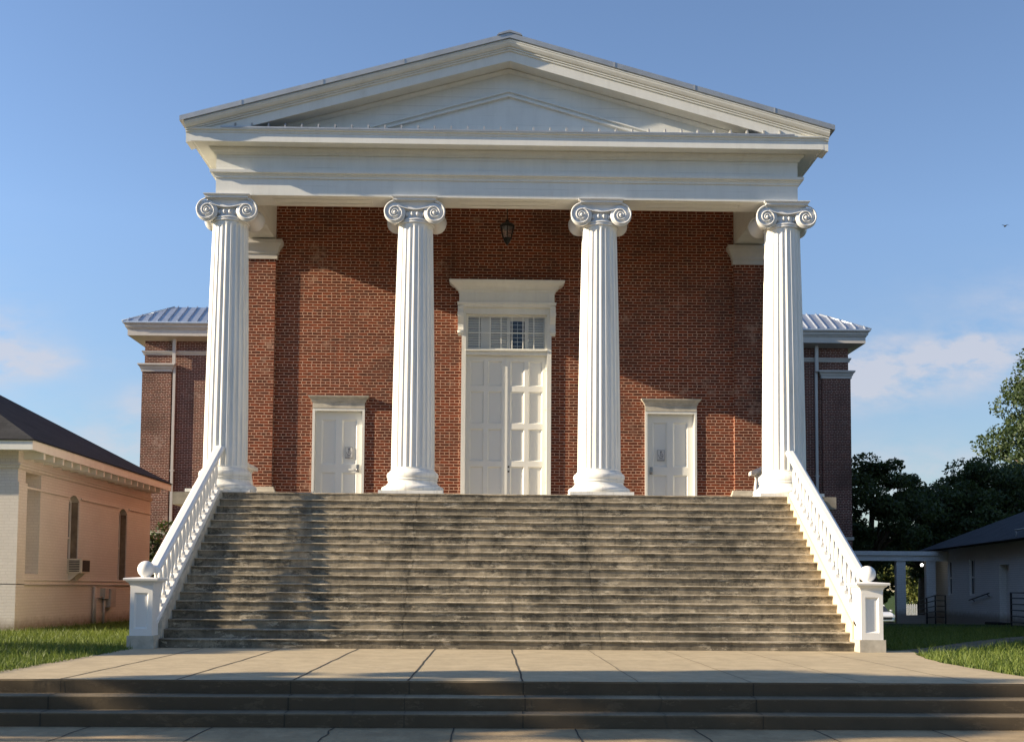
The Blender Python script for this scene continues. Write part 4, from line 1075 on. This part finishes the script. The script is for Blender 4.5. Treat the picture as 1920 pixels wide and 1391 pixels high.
railing('ramp_railing', 'black iron railing cut off by the right picture edge', [(-.9, -13.75, .25), (-.9, -15.4, .25), (-.9, -17.2, .25)], [1.1, 1.1, 1.1], 6, [.15, .32, .49, .66, .83, .985], (OX, OY, -.3), ang, 'iron railings by the grey house')

# covered walkway
cw = thing('covered_walkway', 'flat roofed covered walkway joining the right wing to the grey house', 'walkway', (16.6, 22.7, -.3))
MB().box(14.2, 18.6, 21.9, 23.9, 2.36, 2.46).box(14.2, 18.6, 21.88, 21.98, 2.28, 2.50).box(14.2, 18.6, 21.80, 23.95, 2.505, 2.68).build('walkway_roof', m_gbrick, cw)
for x in (16.58, 17.82): 
    for y in (22.05,): MB().box(x-.19, x+.19, y-.12, y+.12, -.7, 2.359).build('post', m_gbrick, cw)
MB().box(16.78, 17.6, 22.0, 22.2, -.7, .06).build('low_wall', m_gbrick, cw)
MB().box(14.0, 19, 21.7, 24.1, -.9, -.28).build('walkway_floor', m_step, cw)
lp = thing('porch_light', 'small lit globe lamp under the covered walkway roof', 'lamp', (17.62, 22.4, 2.2))
t = NT('lit_globe'); t.out((.9, .9, .85), .4); t.b.inputs['Emission Color'].default_value = (1, .95, .85, 1); t.b.inputs['Emission Strength'].default_value = 4.0
MB().lathe([(0, -.06)]+[(.06*math.cos(R_(a_)), .06*math.sin(R_(a_))) for a_ in range(-75, 76, 15)]+[(0, .06)], (17.62, 22.4, 2.13), 14).build('globe', t.m, lp)
MB().lathe([(0, .0), (.05, 0), (.05, .06), (.02, .08), (.02, .17), (0, .17)], (17.62, 22.4, 2.185), 10).build('holder', m_iron, lp)

# picket fence and car far behind
fx = thing('picket_fence', 'white picket fence seen far away through the covered walkway', 'fence', (35.7, 70, -1.7))
for i in range(3): MB().box(33.8+i*1.9, 33.92+i*1.9, 69.94, 70.06, -1.7, .0).build('post', m_wfence, fx)
mb = MB()
for i in range(26): mb.prism([(33.95+i*.16, -1.1), (34.06+i*.16, -1.1), (34.06+i*.16, -.16), (34.005+i*.16, -.08), (33.95+i*.16, -.16)], 'y', 69.95, 69.975)
mb.build('pickets', m_wfence, fx)
mb = MB()
for z in (-.95, -.4): mb.box(33.8, 38.1, 69.976, 70.02, z, z+.08)
mb.build('rail', m_wfence, fx)

m_car = plain('white_car_paint', (.75, .76, .78), .25, 0, .03, 2, .6); m_tyre = plain('tyre', (.02, .02, .02), .8); m_lens = plain('headlight_lens', (.7, .72, .75), .1, .3)
car = thing('parked_car', 'white car parked facing the camera, seen under the walkway', 'car', (31.1, 66, -1.63))
cx0, cy0, cz0 = 31.1, 66, -1.63
def sec(y, w, zl_, zm, zh, tw):
    return [(cx0-w*.92, y, zl_), (cx0+w*.92, y, zl_), (cx0+w, y, zm), (cx0+w*.97, y, zh-.06), (cx0+tw, y, zh), (cx0-tw, y, zh), (cx0-w*.97, y, zh-.06), (cx0-w, y, zm)]
zb_ = cz0
mb = MB().loft([sec(cy0-.0, .74, zb_+.25, zb_+.45, zb_+.62, .6), sec(cy0+.08, .84, zb_+.2, zb_+.5, zb_+.74, .7), sec(cy0+.5, .9, zb_+.2, zb_+.55, zb_+.86, .76), sec(cy0+1.25, .91, zb_+.2, zb_+.55, zb_+.96, .78), sec(cy0+3.7, .91, zb_+.2, zb_+.55, zb_+.98, .78), sec(cy0+4.4, .86, zb_+.25, zb_+.5, zb_+.9, .7)], smooth=False)
body = mb.build('body', m_car, car)
def gs(y, w, z0, z1, tw): return [(cx0-w, y, z0), (cx0+w, y, z0), (cx0+tw, y+.0, z1), (cx0-tw, y+.0, z1)]
mb = MB(); mb.loft([[(cx0-.74, cy0+1.1, zb_+.93), (cx0+.74, cy0+1.1, zb_+.93), (cx0+.74, cy0+3.9, zb_+.95), (cx0-.74, cy0+3.9, zb_+.95)], [(cx0-.58, cy0+1.75, zb_+1.4), (cx0+.58, cy0+1.75, zb_+1.4), (cx0+.58, cy0+3.2, zb_+1.42), (cx0-.58, cy0+3.2, zb_+1.42)]])
mb.build('windows', m_glass, car)
MB().loft([[(cx0-.6, cy0+1.68, zb_+1.395), (cx0+.6, cy0+1.68, zb_+1.395), (cx0+.6, cy0+3.25, zb_+1.415), (cx0-.6, cy0+3.25, zb_+1.415)], [(cx0-.52, cy0+1.8, zb_+1.5), (cx0+.52, cy0+1.8, zb_+1.5), (cx0+.52, cy0+3.1, zb_+1.5), (cx0-.52, cy0+3.1, zb_+1.5)]]).build('car_roof', m_car, car)
MB().prism([(cx0-.52, zb_+.36), (cx0+.52, zb_+.36), (cx0+.62, zb_+.54), (cx0-.62, zb_+.54)], 'y', cy0-.03, cy0+.2).build('grille', m_tyre, car)
for s in (-1, 1):
    MB().prism([(cx0+s*.64, zb_+.50), (cx0+s*.84, zb_+.56), (cx0+s*.84, zb_+.68), (cx0+s*.62, zb_+.62)], 'y', cy0-.02, cy0+.2).build('headlight', m_lens, car)
    MB().loft([[(cx0+s*.93, cy0+1.35, zb_+.98), (cx0+s*1.06, cy0+1.35, zb_+.98), (cx0+s*1.06, cy0+1.35, zb_+1.1), (cx0+s*.93, cy0+1.35, zb_+1.1)], [(cx0+s*.9, cy0+1.5, zb_+.98), (cx0+s*1.04, cy0+1.47, zb_+.98), (cx0+s*1.04, cy0+1.47, zb_+1.1), (cx0+s*.9, cy0+1.5, zb_+1.1)]]).build('mirror', m_car, car)
    for y in (.85, 3.5):
        MB().lathe([(0, -.11), (.3, -.11), (.33, -.08), (.33, .08), (.3, .11), (0, .11)], (cx0+s*.78, cy0+y, zb_+.33), 20, 'x').build('wheel', m_tyre, car)

# bird
bd = thing('bird', 'tiny dark bird flying in the sky at the right', 'bird', (29.48, 40, 22.19))
bx, by, bz = 29.48, 40, 22.19
mb = MB().lathe([(0, -.14), (.02, -.12), (.045, -.04), (.045, .03), (.03, .09), (.03, .12), (0, .16)], (bx, by, bz), 10, 'y')
for s in (-1, 1): mb.add([(bx+s*.03, by-.04, bz+.02), (bx+s*.03, by+.05, bz+.02), (bx+s*.16, by+.06, bz+.07), (bx+s*.26, by-.03, bz+.04), (bx+s*.15, by-.03, bz+.06)], [(0, 1, 2, 4), (4, 2, 3)])
mb.add([(bx-.02, by-.12, bz), (bx+.02, by-.12, bz), (bx+.045, by-.22, bz), (bx-.045, by-.22, bz)], [(0, 1, 2, 3)])
mb.build('bird_body', m_tyre, bd)

# ------------------------------------------------------------------ light, sky, camera
SUN = Vector((-6.1, -1.0, 6.18*.351))
el = math.atan2(SUN.z, math.hypot(SUN.x, SUN.y)); rot = math.atan2(SUN.x, SUN.y)
sd = bpy.data.lights.new('sun', 'SUN'); sd.energy = 4.4; sd.angle = R_(.5); sd.color = (1, .83, .60)
so = bpy.data.objects.new('sun', sd); COL.objects.link(so); so.rotation_euler = (-SUN).to_track_quat('-Z', 'Y').to_euler(); so.location = (-40, -10, 30)
w = bpy.data.worlds.new('World'); scene.world = w; w.use_nodes = True
nt = w.node_tree; N_ = nt.nodes; L_ = nt.links; bg = N_['Background']
sky = N_.new('ShaderNodeTexSky'); sky.sky_type = 'NISHITA'; sky.sun_disc = False; sky.sun_elevation = el; sky.sun_rotation = rot
sky.air_density = 1.0; sky.dust_density = 0.; sky.ozone_density = 2.4; sky.altitude = 100
tc = N_.new('ShaderNodeTexCoord'); sp = N_.new('ShaderNodeSeparateXYZ'); L_.new(tc.outputs['Generated'], sp.inputs[0])
def wm(op, a, b=0., c=None):
    n = N_.new('ShaderNodeMath'); n.operation = op
    for i, v in enumerate((a, b) if c is None else (a, b, c)):
        if hasattr(v, 'node'): L_.new(v, n.inputs[i])
        else: n.inputs[i].default_value = v
    return n.outputs[0]
yy = wm('MAXIMUM', sp.outputs[1], .05); ta = wm('DIVIDE', sp.outputs[0], yy); tb_ = wm('DIVIDE', sp.outputs[2], yy)
cmb = N_.new('ShaderNodeCombineXYZ'); L_.new(ta, cmb.inputs[0]); L_.new(wm('MULTIPLY', tb_, 2.2), cmb.inputs[1])
nz = N_.new('ShaderNodeTexNoise'); L_.new(cmb.outputs[0], nz.inputs['Vector']); nz.inputs['Scale'].default_value = 17; nz.inputs['Detail'].default_value = 7; nz.inputs['Roughness'].default_value = .6
tot = None
for cx_, cz_, rx, rz, amp in ((.40, .203, .10, .020, 1.), (.33, .178, .07, .020, .8), (.43, .215, .018, .012, .9), (-.46, .205, .055, .035, 1.), (-.40, .192, .055, .014, .55), (-.30, .16, .02, .012, .5), (-.28, .12, .14, .03, .6), (.36, .10, .2, .025, .55), (.62, .25, .15, .03, .8), (-.8, .3, .2, .05, .8)):
    d2 = wm('ADD', wm('POWER', wm('DIVIDE', wm('SUBTRACT', ta, cx_), rx), 2.), wm('POWER', wm('DIVIDE', wm('SUBTRACT', tb_, cz_), rz), 2.))
    g = wm('MULTIPLY', wm('POWER', 2.718, wm('MULTIPLY', d2, -1.)), amp)
    tot = g if tot is None else wm('ADD', tot, g)
cl = wm('MULTIPLY', tot, wm('MULTIPLY_ADD', nz.outputs['Fac'], 4.6, -1.6)); cl = wm('MINIMUM', wm('MAXIMUM', cl, 0.), .72)
mxn = N_.new('ShaderNodeMix'); mxn.data_type = 'RGBA'; L_.new(cl, mxn.inputs[0]); el_f = wm('MINIMUM', wm('MAXIMUM', wm('MULTIPLY_ADD', sp.outputs[2], 1.35, .45), .45), .845)
el_f = wm('MULTIPLY', el_f, wm('MINIMUM', wm('MAXIMUM', wm('MULTIPLY_ADD', sp.outputs[0], -.28, .815), .66), .98))
hz = N_.new('ShaderNodeCombineXYZ'); L_.new(wm('MULTIPLY', el_f, .985), hz.inputs[0]); L_.new(wm('MULTIPLY', el_f, .955), hz.inputs[1]); L_.new(wm('MULTIPLY', el_f, 1.01), hz.inputs[2])
sk2 = N_.new('ShaderNodeMix'); sk2.data_type = 'RGBA'; sk2.blend_type = 'MULTIPLY'; sk2.inputs[0].default_value = 1; L_.new(sky.outputs[0], sk2.inputs[6]); L_.new(hz.outputs[0], sk2.inputs[7])
L_.new(sk2.outputs[2], mxn.inputs[6]); mxn.inputs[7].default_value = (2.3, 2.28, 2.5, 1)
L_.new(mxn.outputs[2], bg.inputs['Color']); bg.inputs['Strength'].default_value = .12

cam = bpy.data.cameras.new('camera'); co = bpy.data.objects.new('camera', cam); COL.objects.link(co); scene.camera = co
f, pcx, pcy, pcz, yaw, roll, v0, pitch = 2162.5046, -.3818, -25.185, 1.1157, .0202, .0066, 961.4752, .0638
cp, sp_ = math.cos(pitch), math.sin(pitch); cyw, syw = math.cos(yaw), math.sin(yaw)
Rz = Matrix(((cyw, syw, 0), (-syw, cyw, 0), (0, 0, 1)))
fw = Rz @ Vector((0, cp, sp_)); up = Rz @ Vector((0, -sp_, cp)); rt = Rz @ Vector((1, 0, 0))
cr, sr = math.cos(roll), math.sin(roll)
r2 = rt*cr+up*sr*1.0; u2 = up*cr-rt*sr*1.0
co.matrix_world = Matrix(((r2.x, u2.x, -fw.x, pcx), (r2.y, u2.y, -fw.y, pcy), (r2.z, u2.z, -fw.z, pcz), (0, 0, 0, 1)))
cam.sensor_fit = 'HORIZONTAL'; cam.sensor_width = 36; cam.lens = f/1920*36; cam.shift_x = 0; cam.shift_y = (v0-695.5)/1920; cam.clip_end = 3000; cam.clip_start = .1
scene.view_settings.view_transform = 'Standard'; scene.view_settings.look = 'None'; scene.view_settings.gamma = 1; scene.view_settings.exposure = 1.27
scene.cycles.max_bounces = 8; scene.cycles.diffuse_bounces = 5; scene.cycles.transparent_max_bounces = 12; scene.cycles.use_denoising = True
